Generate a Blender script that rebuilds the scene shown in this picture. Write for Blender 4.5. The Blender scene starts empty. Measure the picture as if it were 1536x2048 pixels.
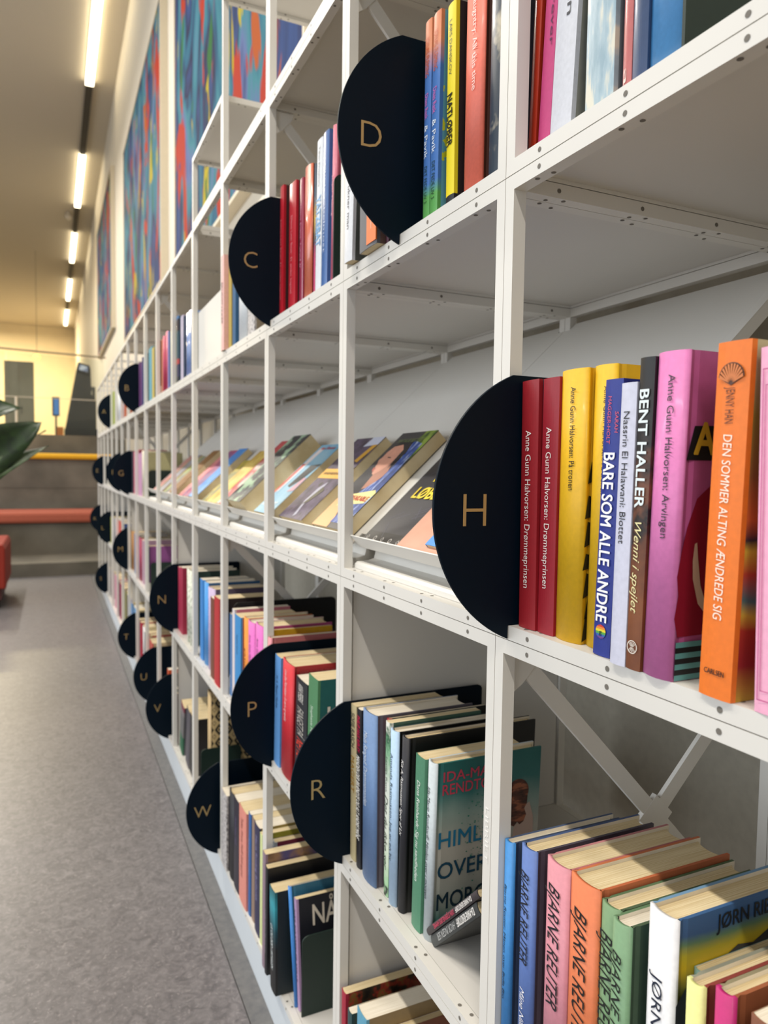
import bpy, bmesh, math, random
from mathutils import Matrix, Vector
random.seed(7)
C = bpy.context.scene.collection
PI = math.pi
# ------------------------------------------------------------------ camera, world, light, exposure
scn = bpy.context.scene
cam_d = bpy.data.cameras.new('camera'); cam = bpy.data.objects.new('camera', cam_d); C.objects.link(cam)
cam_d.sensor_fit = 'HORIZONTAL'; cam_d.sensor_width = 36.0; cam_d.lens = 36.0 * 1446.86 / 1536
cam_d.clip_start = 0.01; cam_d.clip_end = 200
yaw, pitch, roll = math.radians(24.6837), math.radians(-3.2944), math.radians(0.78)
_f = Vector((math.sin(yaw), math.cos(yaw), 0)); _r = Vector((math.cos(yaw), -math.sin(yaw), 0)); _u = Vector((0, 0, 1))
fw = _f * math.cos(pitch) + _u * math.sin(pitch); u2 = _u * math.cos(pitch) - _f * math.sin(pitch)
rr = _r * math.cos(roll) + u2 * math.sin(roll); uu = u2 * math.cos(roll) - _r * math.sin(roll)
M = Matrix((rr, uu, -fw)).transposed().to_4x4(); M.translation = (-0.36066, 0, 1.03148); cam.matrix_world = M
cam_d.dof.use_dof = True; cam_d.dof.focus_distance = 0.62; cam_d.dof.aperture_fstop = 12.0
scn.camera = cam
scn.view_settings.view_transform = 'Standard'; scn.view_settings.look = 'None'
scn.view_settings.exposure = 0.27; scn.view_settings.gamma = 1.0; scn.view_settings.use_curve_mapping = False
scn.cycles.use_denoising = True; scn.cycles.max_bounces = 8; scn.cycles.diffuse_bounces = 5
scn.cycles.caustics_reflective = False; scn.cycles.caustics_refractive = False
wd = bpy.data.worlds.new('world'); scn.world = wd; wd.use_nodes = True
wb = wd.node_tree.nodes['Background']; wb.inputs[0].default_value = (0.92, 0.91, 0.90, 1); wb.inputs[1].default_value = 0.42

def area(name, loc, rot, sx, sy, power, col):
    l = bpy.data.lights.new(name, 'AREA'); l.shape = 'RECTANGLE'; l.size = sx; l.size_y = sy; l.energy = power; l.color = col
    o = bpy.data.objects.new(name, l); C.objects.link(o); o.location = loc; o.rotation_euler = rot
    return o
# window wall of the hall on the left, out of the frame
area('daylight_window', (-6.5, 3.0, 2.2), (0, -PI / 2, 0), 3.6, 12.0, 330, (0.86, 0.93, 1.0))
# second row of ceiling strips over the walkway, out of the frame on the left
for yy in (-3.6, 0.9, 5.4, 9.9, 14.4):
    area('ceiling_strip_lamp', (-1.9, yy, 5.28), (0, 0, 0), 0.12, 2.7, 135, (1.0, 0.94, 0.85))
# added unseen warm fill over the upper floor, set to brighten the far wall
for yy, pw in ((15.0, 160), (27.2, 720)):
    area('upper_floor_fill', (-2.6, yy, 6.0), (0, 0, 0), 3.0, 0.4, pw, (1.0, 0.80, 0.48))

# ------------------------------------------------------------------ materials
def lin(h):
    if isinstance(h, tuple): return (*h, 1) if len(h) == 3 else h
    v = [int(h[i:i + 2], 16) / 255 for i in (1, 3, 5)]
    return tuple(x / 12.92 if x <= 0.04045 else ((x + 0.055) / 1.055) ** 2.4 for x in v) + (1,)
_mc = {}
def mat(h, rough=0.55, metal=0.0, coat=0.0, emit=0.0, var=0.06, vs=40):
    k = (h, rough, metal, coat, emit, var, vs)
    if k in _mc: return _mc[k]
    m = bpy.data.materials.new('surface'); m.use_nodes = True; nt = m.node_tree; b = nt.nodes['Principled BSDF']
    c = lin(h); b.inputs['Base Color'].default_value = c
    b.inputs['Roughness'].default_value = rough; b.inputs['Metallic'].default_value = metal; b.inputs['Coat Weight'].default_value = coat
    b.inputs['Coat Roughness'].default_value = 0.12
    if emit:
        b.inputs['Emission Color'].default_value = c; b.inputs['Emission Strength'].default_value = emit
    elif var:
        tc = nt.nodes.new('ShaderNodeTexCoord'); n = nt.nodes.new('ShaderNodeTexNoise'); n.inputs['Scale'].default_value = vs; n.inputs['Detail'].default_value = 3
        nt.links.new(tc.outputs['Object'], n.inputs['Vector'])
        r = nt.nodes.new('ShaderNodeValToRGB'); r.color_ramp.elements[0].position = 0.3; r.color_ramp.elements[1].position = 0.7
        r.color_ramp.elements[0].color = tuple(x * (1 - var) for x in c[:3]) + (1,); r.color_ramp.elements[1].color = tuple(min(1, x * (1 + var)) for x in c[:3]) + (1,)
        nt.links.new(n.outputs['Fac'], r.inputs['Fac']); nt.links.new(r.outputs['Color'], b.inputs['Base Color'])
    _mc[k] = m; return m
def ramp_mat(stops, axis='z', dist=0.0, nscale=20, const=False, rough=0.5, coat=0.0, coord='Generated', stretch=(1, 1, 1)):
    """colours laid out along one direction of the printed sheet, its edges broken by noise"""
    m = bpy.data.materials.new('printed_surface'); m.use_nodes = True; nt = m.node_tree; b = nt.nodes['Principled BSDF']
    b.inputs['Roughness'].default_value = rough; b.inputs['Coat Weight'].default_value = coat; b.inputs['Coat Roughness'].default_value = 0.12
    tc = nt.nodes.new('ShaderNodeTexCoord'); sp = nt.nodes.new('ShaderNodeSeparateXYZ'); nt.links.new(tc.outputs[coord], sp.inputs[0])
    r = nt.nodes.new('ShaderNodeValToRGB'); cr = r.color_ramp
    if const: cr.interpolation = 'CONSTANT'
    while len(cr.elements) < len(stops): cr.elements.new(0.5)
    for e, (p, c) in zip(cr.elements, stops): e.position = p; e.color = lin(c)
    mp = nt.nodes.new('ShaderNodeMapping'); mp.inputs['Scale'].default_value = stretch; nt.links.new(tc.outputs['Object'], mp.inputs['Vector'])
    n = nt.nodes.new('ShaderNodeTexNoise'); n.inputs['Scale'].default_value = nscale; n.inputs['Detail'].default_value = 4
    nt.links.new(mp.outputs[0], n.inputs['Vector'])
    if axis == 'n': nt.links.new(n.outputs['Fac'], r.inputs['Fac'])
    else:
        s = nt.nodes.new('ShaderNodeMath'); s.operation = 'SUBTRACT'; s.inputs[1].default_value = 0.5; nt.links.new(n.outputs['Fac'], s.inputs[0])
        k = nt.nodes.new('ShaderNodeMath'); k.operation = 'MULTIPLY_ADD'; k.inputs[1].default_value = dist; nt.links.new(s.outputs[0], k.inputs[0])
        nt.links.new(sp.outputs['XYZ'.index(axis.upper())], k.inputs[2]); nt.links.new(k.outputs[0], r.inputs['Fac'])
    nt.links.new(r.outputs['Color'], b.inputs['Base Color'])
    return m
def lattice_mat():
    m = bpy.data.materials.new('diamond_lattice'); m.use_nodes = True; nt = m.node_tree; b = nt.nodes['Principled BSDF']
    tc = nt.nodes.new('ShaderNodeTexCoord'); sp = nt.nodes.new('ShaderNodeSeparateXYZ'); nt.links.new(tc.outputs['Object'], sp.inputs[0])
    def mm(op, a, c, d=None):
        n = nt.nodes.new('ShaderNodeMath'); n.operation = op
        for i, v in enumerate((a, c, d)):
            if v is None: continue
            if isinstance(v, (int, float)): n.inputs[i].default_value = v
            else: nt.links.new(v, n.inputs[i])
        return n.outputs[0]
    x, z = sp.outputs[0], sp.outputs[2]
    p = mm('PINGPONG', mm('MULTIPLY', x, 38), .5); q = mm('PINGPONG', mm('MULTIPLY', z, 27), .5)
    f = mm('ADD', p, q)
    r = nt.nodes.new('ShaderNodeValToRGB'); cr = r.color_ramp; cr.interpolation = 'CONSTANT'
    st = [(0, '#1c1812'), (.12, '#c0a878'), (.2, '#1c1812'), (.46, '#c0a878'), (.8, '#4a3f2c'), (.86, '#c0a878')]
    while len(cr.elements) < len(st): cr.elements.new(.5)
    for e, (pp, c) in zip(cr.elements, st): e.position = pp; e.color = lin(c)
    nt.links.new(f, r.inputs['Fac']); nt.links.new(r.outputs['Color'], b.inputs['Base Color'])
    return m
WHITE = mat('#d9d6cf', 0.42, var=0.015, vs=8)
WHITEB = mat('#d3d0ca', 0.45, var=0.015, vs=6)
PAGES = ramp_mat([(0.35, '#c7b083'), (0.65, '#e2d2ac')], 'n', nscale=90, rough=0.9, stretch=(0.15, 14, 0.15))
PAGEW = ramp_mat([(0.35, '#d3c8b2'), (0.65, '#ece4d4')], 'n', nscale=90, rough=0.9, stretch=(0.15, 14, 0.15))
NAVY = mat('#01101d', 0.5, var=0.05, vs=200); NAVY.node_tree.nodes['Principled BSDF'].inputs['Specular IOR Level'].default_value = 0.12
GOLD = mat('#b49a66', 0.4, metal=0.35, var=0.02)
GREEN = mat('#0c241d', 0.5, var=0.06, vs=150)
BLACKP = mat('#05070c', 0.5, var=0.05)
HOLE = mat('#6f6a62', 0.8, var=0)

# ------------------------------------------------------------------ mesh helpers
def box(bm, a, b, mi=0):
    v = [bm.verts.new((x, y, z)) for x in (a[0], b[0]) for y in (a[1], b[1]) for z in (a[2], b[2])]
    for f in ((0, 1, 3, 2), (4, 6, 7, 5), (0, 4, 5, 1), (2, 3, 7, 6), (0, 2, 6, 4), (1, 5, 7, 3)):
        bm.faces.new([v[i] for i in f]).material_index = mi
def prism(bm, pts, axis, lo, hi, mi=0):
    """pts: outline in the other two axes, extruded along axis"""
    def P(p, t):
        q = list(p); q.insert('xyz'.index(axis), t); return q
    A = [bm.verts.new(P(p, lo)) for p in pts]; Bv = [bm.verts.new(P(p, hi)) for p in pts]
    n = len(pts)
    fs = [bm.faces.new(A), bm.faces.new(Bv)] + [bm.faces.new((A[i], A[(i + 1) % n], Bv[(i + 1) % n], Bv[i])) for i in range(n)]
    for f in fs: f.material_index = mi
    return fs
def bar(bm, p, q, w, nrm, th, mi=0):
    """flat bar from p to q, w wide, th thick along nrm"""
    p, q, nrm = Vector(p), Vector(q), Vector(nrm).normalized(); d = (q - p).normalized(); s = d.cross(nrm).normalized()
    vs = [bm.verts.new(o + s * (w / 2) * a + nrm * (th / 2) * c) for o in (p, q) for a in (-1, 1) for c in (-1, 1)]
    for f in ((0, 1, 3, 2), (4, 6, 7, 5), (0, 4, 5, 1), (2, 3, 7, 6), (0, 2, 6, 4), (1, 5, 7, 3)):
        bm.faces.new([vs[i] for i in f]).material_index = mi
def tube(bm, p, q, r, n=10, mi=0, r2=None):
    p, q = Vector(p), Vector(q); d = (q - p).normalized(); a = d.orthogonal().normalized(); b = d.cross(a); r2 = r if r2 is None else r2
    A = [bm.verts.new(p + (a * math.cos(2 * PI * i / n) + b * math.sin(2 * PI * i / n)) * r) for i in range(n)]
    Bv = [bm.verts.new(q + (a * math.cos(2 * PI * i / n) + b * math.sin(2 * PI * i / n)) * r2) for i in range(n)]
    for f in [bm.faces.new(A), bm.faces.new(Bv)] + [bm.faces.new((A[i], A[(i + 1) % n], Bv[(i + 1) % n], Bv[i])) for i in range(n)]: f.material_index = mi
def disc(bm, c, nrm, r, n=10, mi=0):
    nrm = Vector(nrm).normalized(); a = nrm.orthogonal().normalized(); b = nrm.cross(a)
    bm.faces.new([bm.verts.new(Vector(c) + (a * math.cos(2 * PI * i / n) + b * math.sin(2 * PI * i / n)) * r) for i in range(n)]).material_index = mi
def obj(name, bm, mats, parent=None, smooth=False, bevel=0):
    bmesh.ops.recalc_face_normals(bm, faces=bm.faces)
    me = bpy.data.meshes.new(name); bm.to_mesh(me); bm.free()
    for m in (mats if isinstance(mats, (list, tuple)) else [mats]): me.materials.append(m)
    if smooth:
        for p in me.polygons: p.use_smooth = True
    o = bpy.data.objects.new(name, me); C.objects.link(o)
    if parent: o.parent = parent
    if bevel:
        md = o.modifiers.new('bevel', 'BEVEL'); md.width = bevel; md.segments = 2; md.limit_method = 'ANGLE'; md.angle_limit = 0.7
    return o
def tag(o, label, cat, group=None):
    o['label'] = label; o['category'] = cat
    if group: o['group'] = group
    return o
def empty(name, loc, label, cat, group=None, rot=(0, 0, 0)):
    o = bpy.data.objects.new(name, None); C.objects.link(o); o.location = loc; o.rotation_euler = rot
    o.empty_display_size = 0.05
    return tag(o, label, cat, group)
def struct(name, bm, m, **k):
    o = obj(name, bm, m, **k); o['kind'] = 'structure'; return o
def copy_tree(o, parent=None):
    c = o.copy(); C.objects.link(c)
    if parent: c.parent = parent
    for ch in o.children: copy_tree(ch, c)
    return c
_tc = {}
def text_mesh(s, bold=0.0, shear=0.0):
    k = (s, bold, shear)
    if k not in _tc:
        cu = bpy.data.curves.new('lettering', 'FONT'); cu.body = s; cu.size = 1; cu.offset = min(bold, 0.0); cu.shear = shear; cu.resolution_u = 3; cu.fill_mode = 'FRONT'
        t = bpy.data.objects.new('lettering', cu); C.objects.link(t)
        dg = bpy.context.evaluated_depsgraph_get(); dg.update()
        me = bpy.data.meshes.new_from_object(t.evaluated_get(dg)); bpy.data.objects.remove(t); bpy.data.curves.remove(cu)
        if bold > 0:   # heavier strokes: the same letter shapes overprinted a little to each side
            b2 = bmesh.new()
            for i, (ox, oy) in enumerate(((0, 0), (bold, 0), (-bold, 0), (bold * .7, bold * .7), (-bold * .7, -bold * .7), (bold * .7, -bold * .7), (-bold * .7, bold * .7))):
                m2 = me.copy(); m2.transform(Matrix.Translation((ox, oy, i * .00003))); b2.from_mesh(m2); bpy.data.meshes.remove(m2)
            b2.to_mesh(me); b2.free()
        xs = [v.co.x for v in me.vertices] or [0, 1]
        _tc[k] = (me, min(xs), max(xs))
    return _tc[k]
def lettering(name, s, org, X, Y, length, cap, m, parent, bold=0.0, shear=0.0, center=True):
    """flat printed letters: org = start of the line at mid cap height; X along the line, Y up the letters"""
    me0, x0, x1 = text_mesh(s, bold, shear)
    me = me0.copy(); me.materials.clear(); me.materials.append(m)
    X, Y = Vector(X).normalized(), Vector(Y).normalized(); Z = X.cross(Y)
    sx = length / (x1 - x0) if length else cap / 0.70
    sy = cap / 0.70
    Mx = Matrix((X * sx, Y * sy, Z)).transposed().to_4x4(); Mx.translation = Vector(org) - X * sx * x0 - Y * cap / 2
    me.transform(Mx)
    o = bpy.data.objects.new(name, me); C.objects.link(o); o.parent = parent
    return o
# ------------------------------------------------------------------ measures of the shelf wall (metres, floor z = 0)
Y0, W, T, D = 0.54134, 0.38413, 0.0125, 0.384
ROWZ = {'d': 0.085, 'c': 0.485, 'b': 0.885, 'a': 1.285, 't': 1.688}
def colY(k): return Y0 + W * k
KMAX = 15

# ------------------------------------------------------------------ setting
def floor_mat():
    m = bpy.data.materials.new('linoleum'); m.use_nodes = True; nt = m.node_tree; b = nt.nodes['Principled BSDF']; b.inputs['Roughness'].default_value = 0.38
    tc = nt.nodes.new('ShaderNodeTexCoord')
    def noise(sc, det, dis=0.0):
        n = nt.nodes.new('ShaderNodeTexNoise'); n.inputs['Scale'].default_value = sc; n.inputs['Detail'].default_value = det; n.inputs['Distortion'].default_value = dis
        nt.links.new(tc.outputs['Object'], n.inputs['Vector']); return n
    n1 = noise(42, 6, 1.6); n2 = noise(70, 5, 2.5); n3 = noise(1.3, 3)
    r1 = nt.nodes.new('ShaderNodeValToRGB'); r1.color_ramp.elements[0].position = .32; r1.color_ramp.elements[1].position = .72
    r1.color_ramp.elements[0].color = lin('#5c595b'); r1.color_ramp.elements[1].color = lin('#7e7a7b')
    nt.links.new(n1.outputs['Fac'], r1.inputs['Fac'])
    r2 = nt.nodes.new('ShaderNodeValToRGB'); r2.color_ramp.elements[0].position = .58; r2.color_ramp.elements[1].position = .70
    r2.color_ramp.elements[0].color = (0, 0, 0, 1); r2.color_ramp.elements[1].color = (1, 1, 1, 1); nt.links.new(n2.outputs['Fac'], r2.inputs['Fac'])
    mx = nt.nodes.new('ShaderNodeMixRGB'); mx.inputs['Color2'].default_value = lin('#a29c9b'); nt.links.new(r1.outputs['Color'], mx.inputs['Color1'])
    mu = nt.nodes.new('ShaderNodeMath'); mu.operation = 'MULTIPLY'; mu.inputs[1].default_value = .55; nt.links.new(r2.outputs['Color'], mu.inputs[0]); nt.links.new(mu.outputs[0], mx.inputs['Fac'])
    nt.links.new(mx.outputs['Color'], b.inputs['Base Color'])
    return m
bm = bmesh.new(); box(bm, (-9, -5, -0.1), (-0.037, 7.4, 0.0)); struct('floor', bm, floor_mat())
bm = bmesh.new(); box(bm, (-0.0352, -5, -0.1), (0.5, 7.4, 0.0)); struct('trim_1', bm, ramp_mat([(0.3, '#5b5b5d'), (0.7, '#6e6d6c')], 'n', nscale=60, rough=0.5))
bm = bmesh.new(); box(bm, (-9, -5, 6.285), (0.9, 33, 6.4)); struct('ceiling', bm, mat('#c4bbab', 0.8, var=0.01))
bm = bmesh.new(); box(bm, (0.5, -5, 1.70), (0.62, 32.5, 6.285)); box(bm, (0.5, -5, 0), (0.62, 32.5, 1.70), 1); struct('wall_right', bm, [mat('#d8cfbe', 0.7, var=0.02, vs=3), mat('#a8a294', 0.8, var=0.06, vs=60)])
bm = bmesh.new(); box(bm, (-9, 30.6, 1.4), (0.5, 30.8, 6.285)); struct('wall_far', bm, mat('#e6d9bb', 0.8, var=0.02, vs=3))
# concrete seating steps and upper floor
CONC = ramp_mat([(0.3, '#545046'), (0.7, '#6f695d')], 'n', nscale=3, rough=0.8)
bm = bmesh.new()
box(bm, (-9, 7.4, -0.1), (0.5, 8.2, 0.125)); box(bm, (-9, 8.2, -0.1), (0.5, 9.0, 0.443)); box(bm, (-9, 9.0, 0.0), (0.5, 9.8, 0.785)); box(bm, (-9, 9.0, 0.785), (0.5, 9.8, 1.105)); box(bm, (-9, 9.8, 0.0), (0.5, 31, 1.412))
box(bm, (-9, 8.995, 0.782), (0.5, 9.0, 0.792))
o = struct('floor_seating_steps', bm, CONC)
# ------------------------------------------------------------------ shelf wall: one thing per steel cube
TIER = {'d': 'bottom tier', 'c': 'second tier from the floor', 'b': 'third tier from the floor', 'a': 'fourth tier from the floor', 't': 'top tier'}
BAYN = {-1: 'nearest bay', 0: 'bay just past letter H', 1: 'third bay from near end', 2: 'fourth bay from near end', 3: 'fifth bay from near end', 4: 'sixth bay from near end',
        5: 'seventh bay from near end', 6: 'eighth bay from near end', 7: 'ninth bay from near end', 8: 'tenth bay from near end', 9: 'seventh bay from far end', 10: 'sixth bay from far end',
        11: 'fifth bay from far end', 12: 'fourth bay from far end', 13: 'third bay from far end', 14: 'second bay from far end', 15: 'farthest bay'}
def frame_bm(w, h, d):
    bm = bmesh.new(); t = T
    for y in (0, w - t):
        for x in (0, d - t): box(bm, (x, y, 0), (x + t, y + t, h))
        for z in (0, h - t): box(bm, (t, y, z), (d - t, y + t, z + t))
    for z in (0, h - t):
        for x in (0, d - t): box(bm, (x, t, z), (x + t, w - t, z + t))
    return bm
def add_holes(bm0, w, h, d):
    bm = bm0; e = 0.0003; ys = [w / 2 + (i - 1.5) * 0.0963 for i in range(4)]
    for y in ys:
        for z in (0.0062, h - 0.0062): disc(bm, (-e, y, z), (-1, 0, 0), 0.0021, 10, 1)
        for dx in (0.0045,):
            disc(bm, (dx, y + 0.008, h - T - e), (0, 0, -1), 0.0021, 10, 1); disc(bm, (dx + 0.004, y - 0.008, h - T - e), (0, 0, -1), 0.0021, 10, 1)
            disc(bm, (dx, y + 0.008, T + e), (0, 0, 1), 0.0021, 10, 1); disc(bm, (dx + 0.004, y - 0.008, T + e), (0, 0, 1), 0.0021, 10, 1)
    for x in ys:
        disc(bm, (x, w - T - e, h - 0.0062), (0, -1, 0), 0.0021, 10, 1)
        disc(bm, (x - 0.008, w - 0.004, h - T - e), (0, 0, -1), 0.0021, 10, 1); disc(bm, (x + 0.008, w - 0.0085, h - T - e), (0, 0, -1), 0.0021, 10, 1)
        disc(bm, (x - 0.008, 0.004, h - T - e), (0, 0, -1), 0.0021, 10, 1); disc(bm, (x + 0.008, 0.0085, h - T - e), (0, 0, -1), 0.0021, 10, 1)
    return bm
def make_cube(name, w, h, d, panel=False, brace=False, board=True, top=False):
    r = empty(name, (0, 0, 0), 'x', 'shelf')
    g = 0.0004
    bm = frame_bm(w - 2 * g, h - 2 * g, d); add_holes(bm, w - 2 * g, h - 2 * g, d); obj('frame', bm, [WHITE, HOLE], r)
    if board:
        bm = bmesh.new(); box(bm, (T + .0005, T + .0005, 0.0035), (d - T - .0005, w - T - .001, T)); obj('shelf_board', bm, WHITEB, r)
    if top:
        bm = bmesh.new(); box(bm, (T + .0005, T + .0005, h - 0.006), (d - T - .0005, w - T - .001, h - .001)); obj('top_board', bm, WHITEB, r)
    if panel:
        bm = bmesh.new(); box(bm, (T + .004, w - 0.0085, T + .001), (d - T - .002, w - 0.0035, h - T - .001)); obj('side_panel', bm, WHITEB, r)
    if brace:
        bm = bmesh.new(); yb = 0.004; a0, a1, z0, z1 = 0.016, d - 0.016, 0.016, h - 0.016
        bar(bm, (a0, yb, z1), (a1, yb, z0), 0.017, (0, 1, 0), 0.004); bar(bm, (a0, yb + .0002, z0), (a1, yb + .0002, z1), 0.017, (0, 1, 0), 0.0036)
        cx, cz = (a0 + a1) / 2, (z0 + z1) / 2; prism(bm, [(cx - .02, cz), (cx, cz + .02), (cx + .02, cz), (cx, cz - .02)], 'y', yb - .0024, yb + .0026)
        for sx, sz in ((1, 1), (1, -1), (-1, 1), (-1, -1)):
            px, pz = cx - sx * (cx - T), cz - sz * (cz - T)
            prism(bm, [(px, pz), (px + sx * .042, pz), (px + sx * .036, pz + sz * .014), (px + sx * .014, pz + sz * .04), (px, pz + sz * .046)], 'y', yb - .0022, yb + .0024)
        obj('cross_brace', bm, WHITE, r)
    return r
_cp = {}
def place_cube(row, k, h=0.4, **kw):
    key = (round(h, 3),) + tuple(sorted(kw.items()))
    lab = 'white steel shelf cube, %s, %s' % (TIER[row], BAYN[k])
    if key in _cp: r = copy_tree(_cp[key])
    else: r = make_cube('shelf_cube', W, h, D, **kw); _cp[key] = r
    r.location = (0, colY(k) + .0004, ROWZ[row] + .0004); tag(r, lab, 'shelf', 'white steel shelf cubes')
    return r
BR = {('c', -1), ('c', 2), ('c', 6), ('a', 0), ('b', 6), ('b', 8), ('c', 7), ('a', 7)}
for k in range(-1, KMAX + 1):
    for row in 'dcba':
        kw = {}
        if row in 'dc' and k in (0, 4, 8, 12): kw['panel'] = True
        if row == 'c' and k == -1: pass
        if row == 'a' and 4 <= k <= 9: kw['top'] = True
        place_cube(row, k, 0.403 if row == 'a' else 0.4, **kw)
def brace_on(row, k, far=True):
    """cross brace bolted inside the side frame of an existing cube"""
    for o in C.objects:
        if o.get('label') == 'white steel shelf cube, %s, %s' % (TIER[row], BAYN[k]):
            bm = bmesh.new(); w, h, d = W, 0.4, D; yb = w - 0.0065; a0, a1, z0, z1 = 0.016, d - 0.016, 0.016, h - 0.016
            bar(bm, (a0, yb, z1), (a1, yb, z0), 0.0165, (0, 1, 0), 0.005); bar(bm, (a0, yb + .0002, z0), (a1, yb + .0002, z1), 0.0165, (0, 1, 0), 0.0046)
            cx, cz = (a0 + a1) / 2, (z0 + z1) / 2
            prism(bm, [(cx - .022, cz), (cx, cz + .022), (cx + .022, cz), (cx, cz - .022)], 'y', yb - .003, yb + .0028)
            for sx, sz in ((1, 1), (1, -1), (-1, 1), (-1, -1)):
                px, pz = cx - sx * (cx - T), cz - sz * (cz - T)
                prism(bm, [(px, pz), (px + sx * .034, pz), (px + sx * .030, pz + sz * .012), (px + sx * .012, pz + sz * .032), (px, pz + sz * .040)], 'y', yb - .0032, yb + .003)
            obj('cross_brace', bm, WHITE, o)
for rk in (('c', -1), ('c', 2), ('a', 0), ('c', 6), ('b', 8), ('a', 5), ('a', 1)): brace_on(*rk)
for k in (-1, 0, 1, 2): place_cube('t', k, 0.4, top=True, board=(k != 3))
place_cube('t', 3, 0.19, top=True, board=False)
# open boards of the fourth tier: bay 3 has no board above it in the photo, the painting shows through
bm = bmesh.new(); box(bm, (0.004, colY(-1) - .02, 0.0), (D - .02, colY(KMAX + 1), 0.0845)); tag(obj('shelf_plinth', bm, mat('#cfd6dc', 0.4, var=0.01)), 'long white plinth running under the bottom tier of the shelf wall', 'plinth')
# sloped display racks
TH = math.radians(43); SU = Vector((math.cos(TH), 0, math.sin(TH))); SN = Vector((-math.sin(TH), 0, math.cos(TH)))
def make_rack():
    r = empty('display_rack', (0, 0, 0), 'x', 'display rack')
    w = W - 2 * T - .004
    def sl(u, n): p = Vector((0.023, 0, 0.043)) + SU * u + SN * n; return (p.x, p.z)
    bm = bmesh.new(); prism(bm, [sl(-.0015, -.0015), sl(.490, -.0015), sl(.490, 0), sl(0, 0), sl(0, .0205), sl(-.0015, .0205)], 'y', 0, w)
    for ya, yb in ((-T - .0014, -.0001), (w + .0001, w + T + .0014)): prism(bm, [sl(.02, -.0015), sl(.474, -.0015), sl(.474, 0), sl(.02, 0)], 'y', ya, yb)
    obj('sloped_panel', bm, WHITE, r)
    for ya, yb in ((-T - .0014, -T - .0004), (w + T + .0004, w + T + .0014)):
        bm = bmesh.new(); prism(bm, [sl(0.02, -.0016), sl(.46, -.0016), sl(.46, -.014), sl(0.02, -.014)], 'y', ya, yb); obj('side_flange', bm, WHITE, r)
    bm = bmesh.new(); prism(bm, [(.0145, T + .0003), (.3, T + .0003), (.3, .285), (.05, .054), (.043, .025), (.034, .0225), (.018, .0215), (.0145, .0185)], 'y', 0.0015, w - .0015); obj('raised_base', bm, WHITE, r)
    return r
rk0 = make_rack()
RKL = ['just past the letter H divider', 'in the third bay', 'in the fourth bay', 'in the fifth bay', 'in the sixth bay', 'in the seventh bay', 'in the eighth bay, farthest of its row']
for k in range(7):
    r = rk0 if k == 0 else copy_tree(rk0)
    r.location = (0, colY(k) + T + .002, ROWZ['b'] + .0004); tag(r, 'white sloped display rack with a front lip %s' % RKL[k], 'display rack', 'sloped display racks')
r = empty('front_panel', (.0138, colY(3) + T + .001, ROWZ['a'] + T + .0006), 'upright white blank panel standing at the front of the fourth tier, fifth bay', 'panel')
bm = bmesh.new(); w = W - 2 * T - .002; box(bm, (0, 0, 0), (.003, w, .161)); obj('panel', bm, WHITE, r)
bm = bmesh.new(); box(bm, (-.0012, 0, 0), (-.0001, w, .006)); obj('lip', bm, WHITE, r)

# ------------------------------------------------------------------ letter dividers
def divider_mesh():
    bm = bmesh.new(); cx, cz, R = 0.0474, 0.1152, 0.1239
    a0 = math.atan2(0.0010 - cz, -0.001 - cx); a1 = math.atan2(0.2293 - cz, -0.001 - cx)
    a0 += 2 * PI if a0 < 0 else 0
    pts = []
    n = 40
    for i in range(n + 1):
        a = a0 + (a1 - a0) * i / n; pts.append((cx + R * math.cos(a), cz + R * math.sin(a)))
    pts += [(0.214, 0.2293), (0.2185, 0.2275), (0.2205, 0.224), (0.2205, T + .0005), (-0.0008, T + .0005)]
    prism(bm, pts, 'y', -0.00165, 0.00165)
    return bm
def make_divider(letter, row, y, label):
    o = obj('letter_divider', divider_mesh(), NAVY, bevel=0.0005); o.location = (0, y, ROWZ[row]); tag(o, label, 'shelf divider', 'half-round letter dividers')
    me, x0, x1 = text_mesh(letter, -0.012)
    wd_ = (x1 - x0) * 0.0286 / 0.70
    lettering('letter', letter, (-0.0372 - wd_ / 2, -0.0019, 0.1145), (1, 0, 0), (0, 0, 1), wd_, 0.0286, GOLD, o, bold=-0.012)['label'] = 'gold letter %s' % letter
    return o
for L, row, y in (('A', 'a', 5.22), ('B', 'a', 3.595), ('C', 'a', 1.283), ('D', 'a', .752), ('E', 'b', 6.05), ('F', 'b', 4.45), ('G', 'b', 3.945), ('H', 'b', .5226),
                  ('K', 'c', 6.46), ('L', 'c', 5.46), ('M', 'c', 4.016), ('N', 'c', 2.44), ('P', 'c', 1.262), ('R', 'c', .9062),
                  ('S', 'd', 5.74), ('T', 'd', 3.715), ('U', 'd', 2.972), ('V', 'd', 2.56), ('W', 'd', 1.735)):
    make_divider(L, row, y, 'dark navy half-round shelf divider with gold letter %s' % L)
# ------------------------------------------------------------------ bookends
def make_bookend(row, y, x0, x1, h, m, label):
    bm = bmesh.new(); r = 0.012; z0 = T + .0006
    pts = [(x0, z0), (x1, z0)]
    for cx_, a in ((x1 - r, 0), (x0 + r, PI / 2)):
        for i in range(6): b_ = a + PI / 2 * i / 5; pts.append((cx_ + r * math.cos(b_), z0 + h - r + r * math.sin(b_)))
    prism(bm, pts, 'y', -0.0013, 0.0013)
    o = obj('bookend', bm, m); o.location = (0, y, ROWZ[row]); tag(o, label, 'bookend', 'plain metal bookends'); return o
make_bookend('a', 1.005, .0145, .155, .160, GREEN, 'dark green bookend with rounded corner on the upper tier beside a rose book')
make_bookend('a', .3655, .018, .160, .205, GREEN, 'dark green bookend at the top right corner beside the broad blue book')
make_bookend('b', 3.262, .02, .15, .120, GREEN, 'dark green bookend in the third tier past the last display rack')
make_bookend('c', 1.655, .02, .272, .222, BLACKP, 'wide black bookend plate behind the pink and orange spines')
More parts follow.
